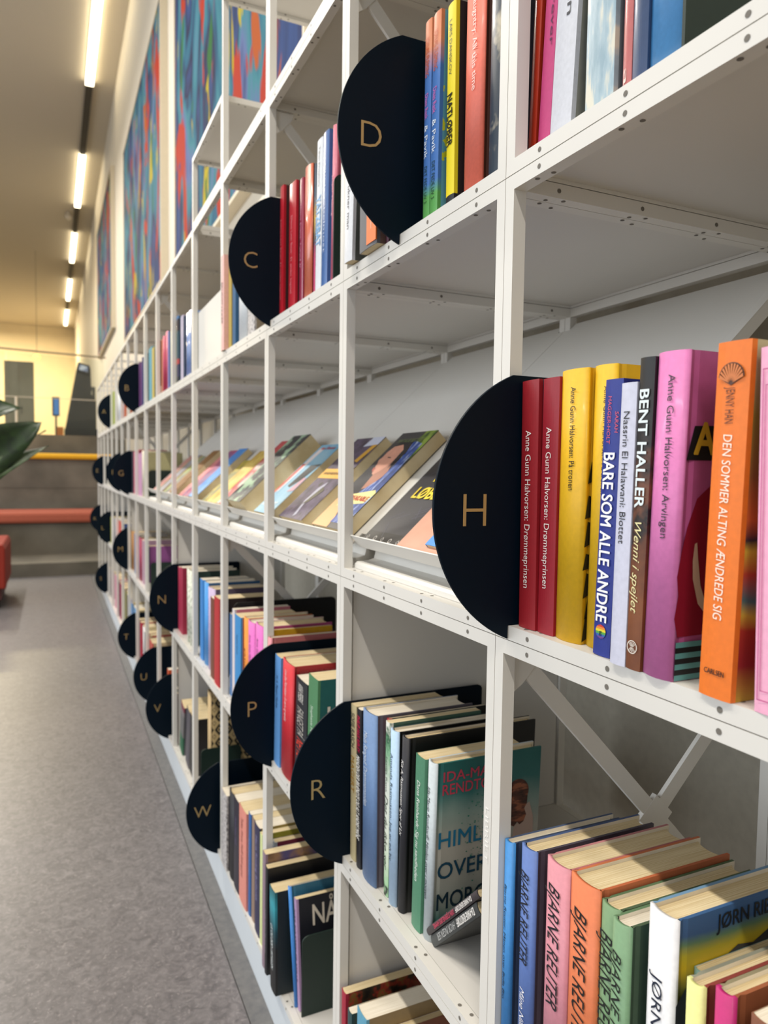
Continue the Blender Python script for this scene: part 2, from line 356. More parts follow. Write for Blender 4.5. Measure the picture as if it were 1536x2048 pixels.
make_bookend('c', 3.215, .02, .15, .125, GREEN, 'dark green bookend against the purple cover near letter M')
make_bookend('d', 1.937, -.004, .105, .175, GREEN, 'dark green bookend in front of the diamond lattice cover')
make_bookend('d', 1.1286, .016, .155, .1415, GREEN, 'dark green bookend against the black cover in the bottom tier')
make_bookend('d', 2.700, .02, .15, .125, GREEN, 'dark green bookend with orange paperback leaning on it near letter U')
BOOKS=[
('a','pb','small distant books beside the letter B divider','pistachio green paperback touching the letter A divider, farthest of four alike','#b3bf5c',0.0135,5.2853,0.0543,0.2229,0.132,0.00,{}),
('a','pb','small distant books beside the letter B divider','pistachio green paperback touching the letter A divider, second farthest of four alike','#b3bf5c',0.0135,5.2176,0.0420,0.2305,0.132,0.00,{'tint': 0.91}),
('a','pb','small distant books beside the letter B divider','pistachio green paperback touching the letter A divider, second nearest of four alike','#b3bf5c',0.0175,5.1503,0.0298,0.2200,0.132,0.00,{'tint': 1.06}),
('a','pb','small distant books beside the letter B divider','pistachio green paperback touching the letter A divider, nearest of four alike','#b3bf5c',0.0135,5.1195,0.0543,0.2250,0.132,0.00,{'tint': 0.92}),
('a','hc','small distant books beside the letter B divider','chalk white hardback between letters A and B, farthest of four alike','#dcdcd8',0.0135,4.9887,0.0847,0.2302,0.145,0.00,{}),
('a','hc','small distant books beside the letter B divider','chalk white hardback between letters A and B, second farthest of four alike','#dcdcd8',0.0135,4.9030,0.0847,0.2264,0.145,0.00,{'tint': 0.84}),
('a','hc','small distant books beside the letter B divider','chalk white hardback between letters A and B, second nearest of four alike','#dcdcd8',0.0175,4.8172,0.0499,0.2275,0.145,0.00,{'tint': 1.07}),
('a','hc','small distant books beside the letter B divider','chalk white hardback between letters A and B, nearest of four alike','#dcdcd8',0.0135,4.7315,0.0847,0.2250,0.145,0.00,{'tint': 1.09}),
('a','hc','small distant books beside the letter B divider','ice blue hardback between letters A and B, farthest of four alike','#aebdd2',0.0135,4.6251,0.0656,0.2266,0.145,0.00,{}),
('a','hc','small distant books beside the letter B divider','ice blue hardback between letters A and B, second farthest of four alike','#aebdd2',0.0215,4.5585,0.0656,0.2233,0.145,0.00,{'tint': 1.01}),
('a','hc','small distant books beside the letter B divider','ice blue hardback between letters A and B, second nearest of four alike','#aebdd2',0.0175,4.4918,0.0656,0.2266,0.145,0.00,{'tint': 0.9}),
('a','hc','small distant books beside the letter B divider','ice blue hardback between letters A and B, nearest of four alike','#aebdd2',0.0175,4.4252,0.0420,0.2250,0.145,0.00,{'tint': 1.12}),
('a','pb','small distant books beside the letter B divider','cherry and white paperback between letters A and B, farther of two alike','#b86a4a',0.0135,4.3638,0.0601,0.2182,0.132,0.00,{}),
('a','pb','small distant books beside the letter B divider','cherry and white paperback between letters A and B, nearer of two alike','#b86a4a',0.0215,4.3027,0.0601,0.2201,0.132,0.00,{'tint': 0.96}),
('a','pb','small distant books beside the letter B divider','purple paperback touching the letter B divider, farthest of four alike','#6a3a72',0.0135,3.6138,0.0163,0.2146,0.132,0.00,{}),
('a','pb','small distant books beside the letter B divider','purple paperback touching the letter B divider, second farthest of four alike','#6a3a72',0.0135,3.5771,0.0439,0.2167,0.132,0.00,{'tint': 0.82}),
('a','pb','small distant books beside the letter B divider','purple paperback touching the letter B divider, second nearest of four alike','#6a3a72',0.0175,3.5322,0.0439,0.2090,0.132,0.00,{'tint': 0.89}),
('a','pb','small distant books beside the letter B divider','purple paperback touching the letter B divider, nearest of four alike','#6a3a72',0.0175,3.4874,0.0439,0.2131,0.132,0.00,{'tint': 0.95}),
('a','pb','small distant books beside the letter B divider','indigo paperback second from the letter B divider, farther of two alike','#39406e',0.0135,3.4431,0.0155,0.2251,0.132,0.00,{}),
('a','pb','small distant books beside the letter B divider','indigo paperback second from the letter B divider, nearer of two alike','#39406e',0.0175,3.4266,0.0425,0.2250,0.132,0.00,{'tint': 1.1}),
('a','pb','small distant books beside the letter B divider','mouse grey paperback third from the letter B divider, farther of two alike','#8a8882',0.0135,3.3034,0.0491,0.2191,0.132,0.00,{}),
('a','pb','small distant books beside the letter B divider','mouse grey paperback third from the letter B divider, nearer of two alike','#8a8882',0.0215,3.2296,0.0254,0.2250,0.132,0.00,{'tint': 1.09}),
('a','pb','small distant books beside the letter B divider','turquoise paperback fourth from the letter B divider, farther of two alike','#5c9fae',0.0135,3.1921,0.0492,0.2238,0.132,0.00,{}),
('a','pb','small distant books beside the letter B divider','turquoise paperback fourth from the letter B divider, nearer of two alike','#5c9fae',0.0135,3.1419,0.0492,0.2241,0.132,0.00,{'tint': 0.86}),
('a','pb','small distant books beside the letter B divider','mustard yellow paperback beside a turquoise one near letter B','#c2ab4c',0.0135,3.0860,0.0600,0.2112,0.132,0.00,{}),
('a','pb','small distant books beside the letter B divider','dark green paperback behind a white post near letter B','#22332c',0.0135,3.0142,0.0518,0.2031,0.132,0.00,{}),
('a','pb','small distant books beside the letter B divider','apricot paperback beside the vivid crimson hardback, farther of two alike','#d58562',0.0135,2.8916,0.0421,0.2091,0.132,0.00,{}),
('a','pb','small distant books beside the letter B divider','apricot paperback beside the vivid crimson hardback, nearer of two alike','#d58562',0.0175,2.8455,0.0392,0.2078,0.132,0.00,{'tint': 0.83}),
('a','hc','small distant books beside the letter B divider','vivid crimson hardback on the upper tier near letter B, farthest of three alike','#b0244e',0.0135,2.7833,0.0424,0.2099,0.145,0.00,{'n': '#7a1c38'}),
('a','hc','small distant books beside the letter B divider','vivid crimson hardback on the upper tier near letter B, middle of three alike','#b0244e',0.0175,2.7398,0.0424,0.2159,0.145,0.00,{'n': '#7a1c38', 'tint': 0.87}),
('a','hc','small distant books beside the letter B divider','vivid crimson hardback on the upper tier near letter B, nearest of three alike','#b0244e',0.0135,2.6964,0.0424,0.2122,0.145,0.00,{'n': '#7a1c38', 'tint': 1.09}),
('a','pb','small distant books beside the letter B divider','violet blue paperback beside the lime green one, farther of two alike','#6f77a8',0.0135,2.6536,0.0286,0.2064,0.132,0.00,{}),
('a','pb','small distant books beside the letter B divider','violet blue paperback beside the lime green one, nearer of two alike','#6f77a8',0.0215,2.6240,0.0347,0.2030,0.132,0.00,{'tint': 0.93}),
('a','pb','small distant books beside the letter B divider','lime green paperback beside a periwinkle spine near letter B, farther of two alike','#b5c06a',0.0135,2.5841,0.0367,0.1973,0.132,0.00,{}),
('a','pb','small distant books beside the letter B divider','lime green paperback beside a periwinkle spine near letter B, nearer of two alike','#b5c06a',0.0175,2.5463,0.0367,0.1998,0.132,0.00,{'tint': 0.99}),
('a','pb','small distant books beside the letter B divider','dark teal paperback with red patch leaning at the sloped white panel','#22465a',0.0135,2.4614,0.0392,0.2215,0.132,0.00,{'sp': 'redpatch', 'gl': 1}),
('a','pb','small distant books beside the letter B divider','pale lilac paperback between dark teal and cobalt ones','#b5acc0',0.0135,2.3712,0.0481,0.2059,0.132,0.00,{}),
('a','pb','small distant books beside the letter B divider','navy edged paperback third along from the dark teal one','#1f3350',0.0140,2.3227,0.0199,0.1988,0.132,0.00,{}),
('a','hc','small distant books beside the letter B divider','periwinkle blue hardback with bright top beside the sloped white panel, farther of two alike','#6f8fc9',0.0135,2.2754,0.0438,0.1951,0.145,0.00,{'gl': 1}),
('a','hc','small distant books beside the letter B divider','periwinkle blue hardback with bright top beside the sloped white panel, nearer of two alike','#6f8fc9',0.0135,2.2306,0.0438,0.1954,0.145,0.00,{'gl': 1, 'tint': 1.05}),
('a','pb','small distant books beside the letter B divider','dark pine paperback closest to the empty sloped panel','#1d3b3c',0.0140,2.1864,0.0191,0.1846,0.132,0.00,{}),
('a','pb','books beside the letter C divider','pale pink paperback with dark vertical capitals on its upper spine','#e2b3ac',-0.0060,1.6795,0.0300,0.2110,0.132,0.00,{'tx': [('BRUDSTYKKER', '#5a4248', 0.28, 0.72, 0.45)]}),
('a','pb','books beside the letter C divider','ochre yellow paperback beside a pale pink one','#b59a42',0.0040,1.6480,0.0280,0.2050,0.132,0.00,{}),
('a','pb','books beside the letter C divider','petrol blue paperback beside the white hardback, upper tier','#2c5a80',0.0060,1.6180,0.0300,0.2050,0.132,0.00,{}),
('a','hc','books beside the letter C divider','white hardback half hidden by the letter C divider','#d8dcde',0.0080,1.5731,0.0691,0.2000,0.145,0.00,{}),
('a','pb','books beside the letter C divider','glittery patchwork paperback behind the letter C divider','#8d7f6a',0.0120,1.5036,0.0555,0.1900,0.132,0.00,{'sp': 'speck'}),
('a','pb','books beside the letter C divider','cherry red glossy paperback touching the letter C divider','#b81e2c',0.0140,1.2805,0.0221,0.2312,0.132,0.74,{'tx': [('Diana Lexi Baek: Et andet kapitel', '#d87a80', 0.25, 0.85, 0.3)], 'n': '#3a1416', 'gl': 1}),
('a','pb','books beside the letter C divider','cherry red glossy paperback second from the letter C divider','#b81e2c',0.0140,1.2258,0.0374,0.2151,0.132,0.92,{'tx': [('Diana Lexi Baek: Et andet kapitel', '#d87a80', 0.25, 0.85, 0.3)], 'n': '#3a1416', 'gl': 1}),
('a','pb','books beside the letter C divider','thin magenta paperback beside the salmon orange hardback','#8f1c40',0.0140,1.1655,0.0185,0.2054,0.132,0.32,{'tx': [('Diana Evans: Tusind år', '#d08aa0', 0.2, 0.7, 0.4)], 'gl': 1}),
('a','hc','books beside the letter C divider','salmon orange glossy hardback beside a magenta spine','#cf6a4c',0.0140,1.1460,0.0343,0.2143,0.145,0.57,{'n': '#3c1c16', 'gl': 1}),
('a','pb','books beside the letter C divider','multicoloured dark paperback with magenta foot','#3a3d4a',0.0200,1.1113,0.0080,0.2114,0.132,0.57,{'sp': 'magfoot'}),
('a','pb','books beside the letter C divider','white paperback with light blue lettering beside the sparkling blue one','#d2d6da',0.0140,1.0855,0.0255,0.2326,0.132,1.61,{'tx': [('Tahan Khoulosna', '#5a5a60', 0.05, 0.3, 0.35), ('YATZEBAT', '#7fb0dc', 0.36, 0.68, 0.75, {'bold': 1})]}),
('a','pb','books beside the letter C divider','blue paperback with sparkling spine highlights','#3f68a4',0.0140,1.0584,0.0253,0.2325,0.132,1.61,{'tx': [('Niels Chelmost', '#cfd9ea', 0.2, 0.75, 0.3)], 'gl': 1}),
('a','pb','books beside the letter C divider','thin navy paperback beside the rose pink hardback','#2f3f62',0.0220,1.0327,0.0065,0.2137,0.132,1.61,{}),
('a','hc','books beside the letter C divider','rose pink hardback against the dark green bookend, upper tier','#b8596f',0.0160,1.0258,0.0157,0.2305,0.145,1.61,{'tx': [('Jesper Malling', '#e3a9b5', 0.3, 0.55, 0.35)]}),
('a','pb','books beside the letter D divider','white paperback with grey spine text projecting past the shelf edge','#d6d8dc',-0.0120,0.8954,0.0262,0.2050,0.132,2.40,{'tx': [('Den under vand, drukner man', '#55565c', 0.05, 0.8, 0.4)], 'n': '#4c504c'}),
('a','pb','books beside the letter D divider','grey paperback with orange sticker projecting past the shelf edge','#5f6064',-0.0120,0.8439,0.0522,0.1800,0.132,0.00,{'sp': 'orangelabel', 'n': '#6a5048'}),
('a','pb','books beside the letter D divider','dark magenta paperback half hidden behind the letter D divider','#4a1832',0.0000,0.7913,0.0065,0.1800,0.132,0.00,{}),
('a','pb','books beside the letter D divider','charcoal paperback touching the back of the letter D divider','#2b2b30',0.0040,0.7844,0.0065,0.1900,0.132,0.00,{}),
('a','pb','books beside the letter D divider','narrow blue paperback with orange top touching the letter D divider','#3f6cb0',0.0160,0.7295,0.0148,0.2209,0.132,0.00,{'tx': [('JONAS FLEMING', '#c2541c', 0.08, 0.27, 0.5), ('Disas Rask', '#d06ab0', 0.35, 0.47, 0.6), ('& Pavik', '#e6eef4', 0.5, 0.66, 0.6), ('DET FEDE LIV 2', '#23402a', 0.7, 0.88, 0.4)], 'sp': 'bluegreen', 'n': '#6fa0a8', 'gl': 1}),
('a','pb','books beside the letter D divider','narrow blue paperback with orange top beside the yellow spine','#3f6cb0',0.0160,0.7138,0.0166,0.2188,0.132,0.81,{'tx': [('JONAS FLEMING', '#c2541c', 0.08, 0.27, 0.5), ('Disas Rask', '#d06ab0', 0.35, 0.47, 0.6), ('& Pavik', '#e6eef4', 0.5, 0.66, 0.6), ('DET FEDE LIV 3', '#23402a', 0.7, 0.88, 0.4)], 'art': 'spots', 'sp': 'bluegreen', 'n': '#6fa0a8', 'gl': 1}),
('a','pb','books beside the letter D divider','bright yellow paperback with bold black spine title','#e2cf1e',0.0160,0.6775,0.0163,0.2109,0.132,-0.60,{'tx': [('LARS DANSKOV', '#4a4418', 0.08, 0.34, 0.32), ('NATLØBER', '#15140c', 0.43, 0.68, 0.6, {'bold': 1})], 'cx': [('23:', '#d8d2cc', 0.25, 0.6, 0.06, 0.06)], 'art': 'night', 'sp': 'blackfoot', 'n': '#241a1c'}),
('a','hc','books beside the letter D divider','salmon cloth hardback with white spine title','#dc6a55',0.0160,0.6451,0.0332,0.2350,0.150,0.00,{'tx': [('Reki Daugntry: All this time', '#f3d5cc', 0.08, 0.56, 0.3, {'v': 0.15})], 'n': '#5a3024'}),
('a','pb','books beside the letter D divider','glossy black book with cloudy highlights against the white post','#2a3340',0.0180,0.5995,0.0218,0.2250,0.132,0.00,{'sp': 'clouds', 'n': '#2a3340', 'gl': 1}),
('a','pb','books on the upper tier at the top right','dark orange-red book with glossy spine against the white post','#b0331a',0.0200,0.5400,0.0105,0.2220,0.132,2.40,{'n': '#8a2010', 'gl': 1}),
('a','pb','books on the upper tier at the top right','raspberry pink book with grey spine text beside a white one','#b93a72',0.0180,0.5232,0.0159,0.2250,0.132,3.40,{'tx': [('Freaks forever', '#5a3050', 0.15, 0.62, 0.34, {'v': 0.25})]}),
('a','pb','books on the upper tier at the top right','white book with grey spine text beside a raspberry one','#c9cbd2',0.0180,0.5068,0.0264,0.2220,0.132,3.40,{'tx': [('Tristan', '#3a3a40', 0.25, 0.56, 0.34, {'v': 0.18})], 'n': '#8a8a80'}),
('a','pb','books on the upper tier at the top right','silvery pale blue book with mottled glossy spine','#9cb4c0',0.0180,0.4627,0.0312,0.2350,0.132,0.00,{'sp': 'foil', 'n': '#6c7c84', 'gl': 1}),
('a','pb','books on the upper tier at the top right','dark brown paperback set back between silver and rose books','#33211c',0.0350,0.4311,0.0065,0.2000,0.132,0.00,{}),
('a','pb','books on the upper tier at the top right','rose salmon book with looping white script near its foot','#bd6c6a',0.0200,0.4242,0.0088,0.2150,0.132,0.00,{'tx': [('al', '#e8cfc6', 0.88, 0.96, 0.6)], 'gl': 1}),
('a','pb','books on the upper tier at the top right','navy book in glossy wrap beside a light blue one','#34486b',0.0200,0.4146,0.0143,0.2150,0.132,0.00,{'gl': 1}),
('a','hc','books on the upper tier at the top right','broad light blue book in glossy wrap on the upper tier','#4d92cc',0.0200,0.4000,0.0320,0.2200,0.145,0.00,{'gl': 1}),
('b','pb','small distant books beside the letter G divider','dusky black paperback touching the letter G divider','#2c2c36',0.0135,3.9343,0.0600,0.2150,0.132,0.00,{}),
('b','pb','small distant books beside the letter G divider','rose red paperback second from the letter G divider, farthest of four alike','#bd6478',0.0135,3.8412,0.0540,0.2107,0.132,0.00,{}),
('b','pb','small distant books beside the letter G divider','rose red paperback second from the letter G divider, second farthest of four alike','#bd6478',0.0135,3.7862,0.0540,0.2107,0.132,0.00,{'tint': 1.11}),
('b','pb','small distant books beside the letter G divider','rose red paperback second from the letter G divider, second nearest of four alike','#bd6478',0.0215,3.7313,0.0540,0.2176,0.132,0.00,{'tint': 1.09}),
('b','pb','small distant books beside the letter G divider','rose red paperback second from the letter G divider, nearest of four alike','#bd6478',0.0175,3.6763,0.0540,0.2132,0.132,0.00,{'tint': 1.1}),
('b','pb','small distant books beside the letter G divider','light orchid paperback third from the letter G divider, farthest of three alike','#c592b4',0.0135,3.6094,0.0457,0.1981,0.132,0.00,{}),
('b','pb','small distant books beside the letter G divider','light orchid paperback third from the letter G divider, middle of three alike','#c592b4',0.0135,3.5627,0.0457,0.1938,0.132,0.00,{'tint': 0.96}),
('b','pb','small distant books beside the letter G divider','light orchid paperback third from the letter G divider, nearest of three alike','#c592b4',0.0135,3.5160,0.0457,0.1997,0.132,0.00,{'tint': 0.92}),
('b','hc','small distant books beside the letter G divider','cream hardback fourth from the letter G divider, farther of two alike','#d3cdb8',0.0135,3.4692,0.0444,0.2077,0.145,0.00,{}),
('b','hc','small distant books beside the letter G divider','cream hardback fourth from the letter G divider, nearer of two alike','#d3cdb8',0.0215,3.4238,0.0444,0.2019,0.145,0.00,{'tint': 0.83}),
('b','pb','small distant books beside the letter G divider','sage paperback fifth from the letter G divider','#9fae9a',0.0135,3.3781,0.0579,0.1960,0.132,0.00,{}),
('b','hc','small distant books beside the letter G divider','hardback with olive cream front cover in front of a green bookend','#a8a477',0.0135,3.3100,0.0400,0.1970,0.150,0.00,{'n': '#b3ad80'}),
('b','pb','books beside the letter H divider','dark red paperback with white spine title touching the letter H divider','#8f0f1b',0.0060,0.5163,0.0230,0.2107,0.132,-0.78,{'tx': [('Anne Gunn Halvorsen: Drømmeprinsen', '#e6dcd6', 0.2, 0.835, 0.42)], 'n': '#2b5060'}),
('b','pb','books beside the letter H divider','dark red paperback with white spine title next to a yellow book','#900d20',0.0080,0.4924,0.0208,0.2103,0.132,0.00,{'tx': [('Anne Gunn Halvorsen: Drømmeprinsen', '#e6dcd6', 0.19, 0.82, 0.42)], 'n': '#2b5060'}),
('b','hc','books beside the letter H divider','yellow hardback with black cover streaks beside a dark red paperback','#d9aa14',0.0080,0.4712,0.0306,0.2139,0.145,0.00,{'tx': [('Anne Gunn Halvorsen: På tronen', '#1e1a10', 0.065, 0.44, 0.26, {'v': 0.1})], 'art': 'streaks'}),
('b','hc','books beside the letter H divider','yellow hardback with visible yellow cover behind a blue spine','#d9ac16',0.0130,0.4402,0.0230,0.2141,0.145,0.49,{'tx': [('Anne Gunn Halvorsen: På tronen', '#1e1a10', 0.075, 0.45, 0.26, {'v': 0.22})]}),
('b','pb','books beside the letter H divider','royal blue paperback with bold white spine title and rainbow badge','#1f2f86',0.0020,0.4168,0.0176,0.2001,0.132,1.58,{'tx': [('SARAH', '#d2506a', 0.115, 0.19, 0.2, {'v': 0.3, 'sh': 0.1}), ('HAGGER-HOLT', '#d2506a', 0.06, 0.23, 0.2, {'v': -0.12, 'sh': 0.1}), ('BARE SOM ALLE ANDRE', '#f2f2f2', 0.26, 0.875, 0.62, {'bold': 1})], 'n': '#1f2f80', 'badge': 'rainbow'}),
('b','pb','books beside the letter H divider','pale lavender paperback with red edges and black spine title','#c9cadb',-0.0040,0.3920,0.0144,0.1951,0.132,1.01,{'tx': [('Nassrin El Halawani: Blottet', '#17171c', 0.1, 0.565, 0.5)], 'n': '#c06a6c', 'pg': '#b5504f'}),
('b','pb','books beside the letter H divider','brown and black paperback with outlined white lettering and shell mark','#171310',-0.0035,0.3771,0.0131,0.2102,0.132,1.30,{'tx': [('BENT HALLER', '#dfe9ea', 0.1, 0.475, 0.62, {'bold': 1, 'sx': 0.8}), ('Wenni i spejlet', '#e3d9a2', 0.52, 0.815, 0.6, {'sh': 0.35})], 'sp': 'bricks', 'n': '#1c1713', 'badge': 'shellw'}),
('b','hc','books beside the letter H divider','thick pink hardback with teal striped cover corner','#cf74ac',-0.0035,0.3635,0.0248,0.2112,0.145,1.36,{'tx': [('Anne Gunn Halvorsen: Arvingen', '#2c2430', 0.07, 0.565, 0.3, {'v': 0.12})], 'art': 'heir', 'n': '#b9588f'}),
('b','pb','books beside the letter H divider','orange paperback with white handwritten spine title and shell emblem','#e5741b',-0.0030,0.3154,0.0227,0.2104,0.132,1.29,{'tx': [('JENNY HAN', '#5a2d12', 0.125, 0.225, 0.26), ('DEN SOMMER ALTING ÆNDREDE SIG', '#f6e8d8', 0.255, 0.775, 0.27, {'sh': 0.12})], 'art': 'towels', 'n': '#8a6a30', 'badge': 'shell', 'foot': ('CARLSEN', '#2a1a10')}),
('b','pb','books beside the letter H divider','pale pink paperback with magenta frame lines at the right edge','#eaa9c4',-0.0010,0.2783,0.0253,0.2046,0.132,-1.51,{'foot': ('P', '#b3307a'), 'frame': '#b3307a'}),
('c','pb','small distant books in the tier of letters K, L and M','yellow-green paperback touching the letter L divider, farthest of four alike','#a8a83c',0.0135,5.4441,0.0552,0.1811,0.132,0.00,{}),
('c','pb','small distant books in the tier of letters K, L and M','yellow-green paperback touching the letter L divider, second farthest of four alike','#a8a83c',0.0135,5.3879,0.0552,0.1841,0.132,0.00,{'tint': 0.81}),
('c','pb','small distant books in the tier of letters K, L and M','yellow-green paperback touching the letter L divider, second nearest of four alike','#a8a83c',0.0175,5.3317,0.0552,0.1811,0.132,0.00,{'tint': 1.09}),
('c','pb','small distant books in the tier of letters K, L and M','yellow-green paperback touching the letter L divider, nearest of four alike','#a8a83c',0.0135,5.2755,0.0552,0.1841,0.132,0.00,{'tint': 0.95}),
('c','hc','small distant books in the tier of letters K, L and M','soft white hardback second from the letter L divider, farthest of four alike','#d5d2d6',0.0135,5.2199,0.0684,0.1893,0.145,0.00,{}),
('c','hc','small distant books in the tier of letters K, L and M','soft white hardback second from the letter L divider, second farthest of four alike','#d5d2d6',0.0215,5.1330,0.0947,0.1936,0.145,0.00,{'tint': 0.84}),
('c','hc','small distant books in the tier of letters K, L and M','soft white hardback second from the letter L divider, second nearest of four alike','#d5d2d6',0.0175,5.0373,0.0947,0.1856,0.145,0.00,{'tint': 0.82}),
('c','hc','small distant books in the tier of letters K, L and M','soft white hardback second from the letter L divider, nearest of four alike','#d5d2d6',0.0135,4.9416,0.0947,0.1884,0.145,0.00,{'tint': 0.95}),
('c','pb','small distant books in the tier of letters K, L and M','coral paperback with blue cover behind white posts near letter L, farthest of four alike','#cf5a4a',0.0135,4.7661,0.0553,0.2025,0.170,0.00,{'n': '#3a4f80'}),
('c','pb','small distant books in the tier of letters K, L and M','coral paperback with blue cover behind white posts near letter L, second farthest of four alike','#cf5a4a',0.0215,4.7099,0.0569,0.2025,0.170,0.00,{'n': '#3a4f80', 'tint': 1.11}),
('c','pb','small distant books in the tier of letters K, L and M','coral paperback with blue cover behind white posts near letter L, second nearest of four alike','#cf5a4a',0.0135,4.6520,0.0569,0.1973,0.170,0.00,{'n': '#3a4f80', 'tint': 0.95}),
('c','pb','small distant books in the tier of letters K, L and M','coral paperback with blue cover behind white posts near letter L, nearest of four alike','#cf5a4a',0.0215,4.5941,0.0569,0.1974,0.170,0.00,{'n': '#3a4f80', 'tint': 1.06}),
('c','hc','small distant books in the tier of letters K, L and M','tan brown hardback touching the letter M divider, farthest of three alike','#a3743f',0.0135,3.9850,0.0403,0.2005,0.145,0.00,{}),
('c','hc','small distant books in the tier of letters K, L and M','tan brown hardback touching the letter M divider, middle of three alike','#a3743f',0.0175,3.9437,0.0447,0.2003,0.145,0.00,{'tint': 0.98}),
('c','hc','small distant books in the tier of letters K, L and M','tan brown hardback touching the letter M divider, nearest of three alike','#a3743f',0.0175,3.8980,0.0447,0.1986,0.145,0.00,{'tint': 1.08}),
('c','pb','small distant books in the tier of letters K, L and M','slate blue paperback second from the letter M divider, farthest of four alike','#75809c',0.0135,3.8373,0.0471,0.2005,0.132,0.00,{}),
('c','pb','small distant books in the tier of letters K, L and M','slate blue paperback second from the letter M divider, second farthest of four alike','#75809c',0.0215,3.7892,0.0471,0.2033,0.132,0.00,{'tint': 1.03}),
('c','pb','small distant books in the tier of letters K, L and M','slate blue paperback second from the letter M divider, second nearest of four alike','#75809c',0.0135,3.7411,0.0471,0.2114,0.132,0.00,{'tint': 1.1}),
('c','pb','small distant books in the tier of letters K, L and M','slate blue paperback second from the letter M divider, nearest of four alike','#75809c',0.0175,3.6930,0.0471,0.2059,0.132,0.00,{'tint': 1.12}),
('c','hc','small distant books in the tier of letters K, L and M','wine coloured hardback third from the letter M divider, farthest of three alike','#9c2a4a',0.0135,3.6137,0.0426,0.2027,0.145,0.00,{'n': '#1c1c20'}),
('c','hc','small distant books in the tier of letters K, L and M','wine coloured hardback third from the letter M divider, middle of three alike','#9c2a4a',0.0135,3.5701,0.0426,0.1978,0.145,0.00,{'n': '#1c1c20', 'tint': 1.04}),
('c','hc','small distant books in the tier of letters K, L and M','wine coloured hardback third from the letter M divider, nearest of three alike','#9c2a4a',0.0175,3.5265,0.0426,0.2031,0.145,0.00,{'n': '#1c1c20', 'tint': 1.03}),
('c','pb','small distant books in the tier of letters K, L and M','pinkish grey paperback fourth from the letter M divider, farther of two alike','#b795a5',0.0135,3.4835,0.0544,0.1995,0.132,0.00,{}),
('c','pb','small distant books in the tier of letters K, L and M','pinkish grey paperback fourth from the letter M divider, nearer of two alike','#b795a5',0.0175,3.4281,0.0549,0.2055,0.132,0.00,{'tint': 0.88}),
('c','pb','small distant books in the tier of letters K, L and M','purple covered paperback behind a green bookend near letter M','#5f4a86',0.0135,3.2700,0.0392,0.1936,0.180,0.00,{'n': '#8a4a86'}),
('c','pb','books in the tier with the letter N and letter P dividers','short dark brown paperback standing just past the crimson one, farther of two alike','#3a332c',0.0300,2.5178,0.0423,0.1888,0.132,0.00,{}),
('c','pb','books in the tier with the letter N and letter P dividers','short dark brown paperback standing just past the crimson one, nearer of two alike','#3a332c',0.0300,2.4485,0.0060,0.1882,0.132,0.00,{'tint': 1.01}),
('c','pb','books in the tier with the letter N and letter P dividers','crimson paperback touching the letter N divider, farther of two alike','#ad2c4a',0.0135,2.4350,0.0452,0.2090,0.132,0.00,{}),
('c','pb','books in the tier with the letter N and letter P dividers','crimson paperback touching the letter N divider, nearer of two alike','#ad2c4a',0.0135,2.3888,0.0452,0.2143,0.132,0.00,{'tint': 0.82}),
('c','hc','books in the tier with the letter N and letter P dividers','white floral hardback beside the short dark brown paperback, farther of two alike','#cfd3c2',0.0135,2.2706,0.0465,0.2248,0.145,0.00,{'sp': 'floral', 'n': '#2c4038'}),
('c','hc','books in the tier with the letter N and letter P dividers','white floral hardback beside the short dark brown paperback, nearer of two alike','#cfd3c2',0.0135,2.2231,0.0465,0.2244,0.145,0.00,{'sp': 'floral', 'n': '#2c4038', 'tint': 0.84}),
('c','pb','books in the tier with the letter N and letter P dividers','deep sky blue paperback at the letter N end of its cube','#2f7fc6',0.0135,2.0476,0.0455,0.2250,0.132,0.00,{'n': '#1f4a70'}),
('c','hc','books in the tier with the letter N and letter P dividers','bright blue hardback beside a lilac one under the sloped display','#3d8fd2',0.0135,1.9970,0.0545,0.2250,0.145,0.00,{'n': '#2c5a86'}),
('c','hc','books in the tier with the letter N and letter P dividers','lilac hardback beside the bright blue one, farther of two alike','#b9a6c6',0.0135,1.9374,0.0414,0.2185,0.145,0.00,{'tx': [('Line Kyed Knudsen', '#7d6a92', 0.15, 0.5, 0.3)], 'n': '#4a3f55'}),
('c','hc','books in the tier with the letter N and letter P dividers','lilac hardback beside the bright blue one, nearer of two alike','#b9a6c6',0.0135,1.8950,0.0414,0.2216,0.145,0.00,{'tx': [('Line Kyed Knudsen', '#7d6a92', 0.15, 0.5, 0.3)], 'n': '#4a3f55', 'tint': 0.97}),
('c','pb','books in the tier with the letter N and letter P dividers','rust brown paperback between lilac and scarlet books','#6e3a22',0.0040,1.8532,0.0445,0.2056,0.132,0.00,{'n': '#1c1a1c'}),
('c','pb','books in the tier with the letter N and letter P dividers','scarlet paperback against a white post','#b01a22',0.0020,1.7955,0.0596,0.2177,0.132,0.00,{'n': '#2b1c1c'}),
('c','pb','books in the tier with the letter N and letter P dividers','muted blue paperback with small white bottom lettering','#4f79ab',0.0160,1.6931,0.0329,0.1926,0.132,0.00,{'tx': [('Astrid', '#e6e6e6', 0.75, 0.9, 0.5)]}),
('c','pb','books in the tier with the letter N and letter P dividers','white paperback with thin pink edge beside a blue spine','#d9cfd0',0.0120,1.6401,0.0227,0.2127,0.132,0.00,{'n': '#cf7f8e'}),
('c','pb','books in the tier with the letter N and letter P dividers','azure blue paperback with narrow dark spine line of text','#2f86c4',0.0040,1.5816,0.0557,0.2124,0.132,0.00,{'tx': [('Sophie Souid', '#1c4a70', 0.2, 0.4, 0.25)], 'n': '#a86a40'}),
('c','pb','books in the tier with the letter N and letter P dividers','thin red paperback between azure and orange books','#b23a2c',0.0120,1.5256,0.0065,0.2021,0.132,0.00,{}),
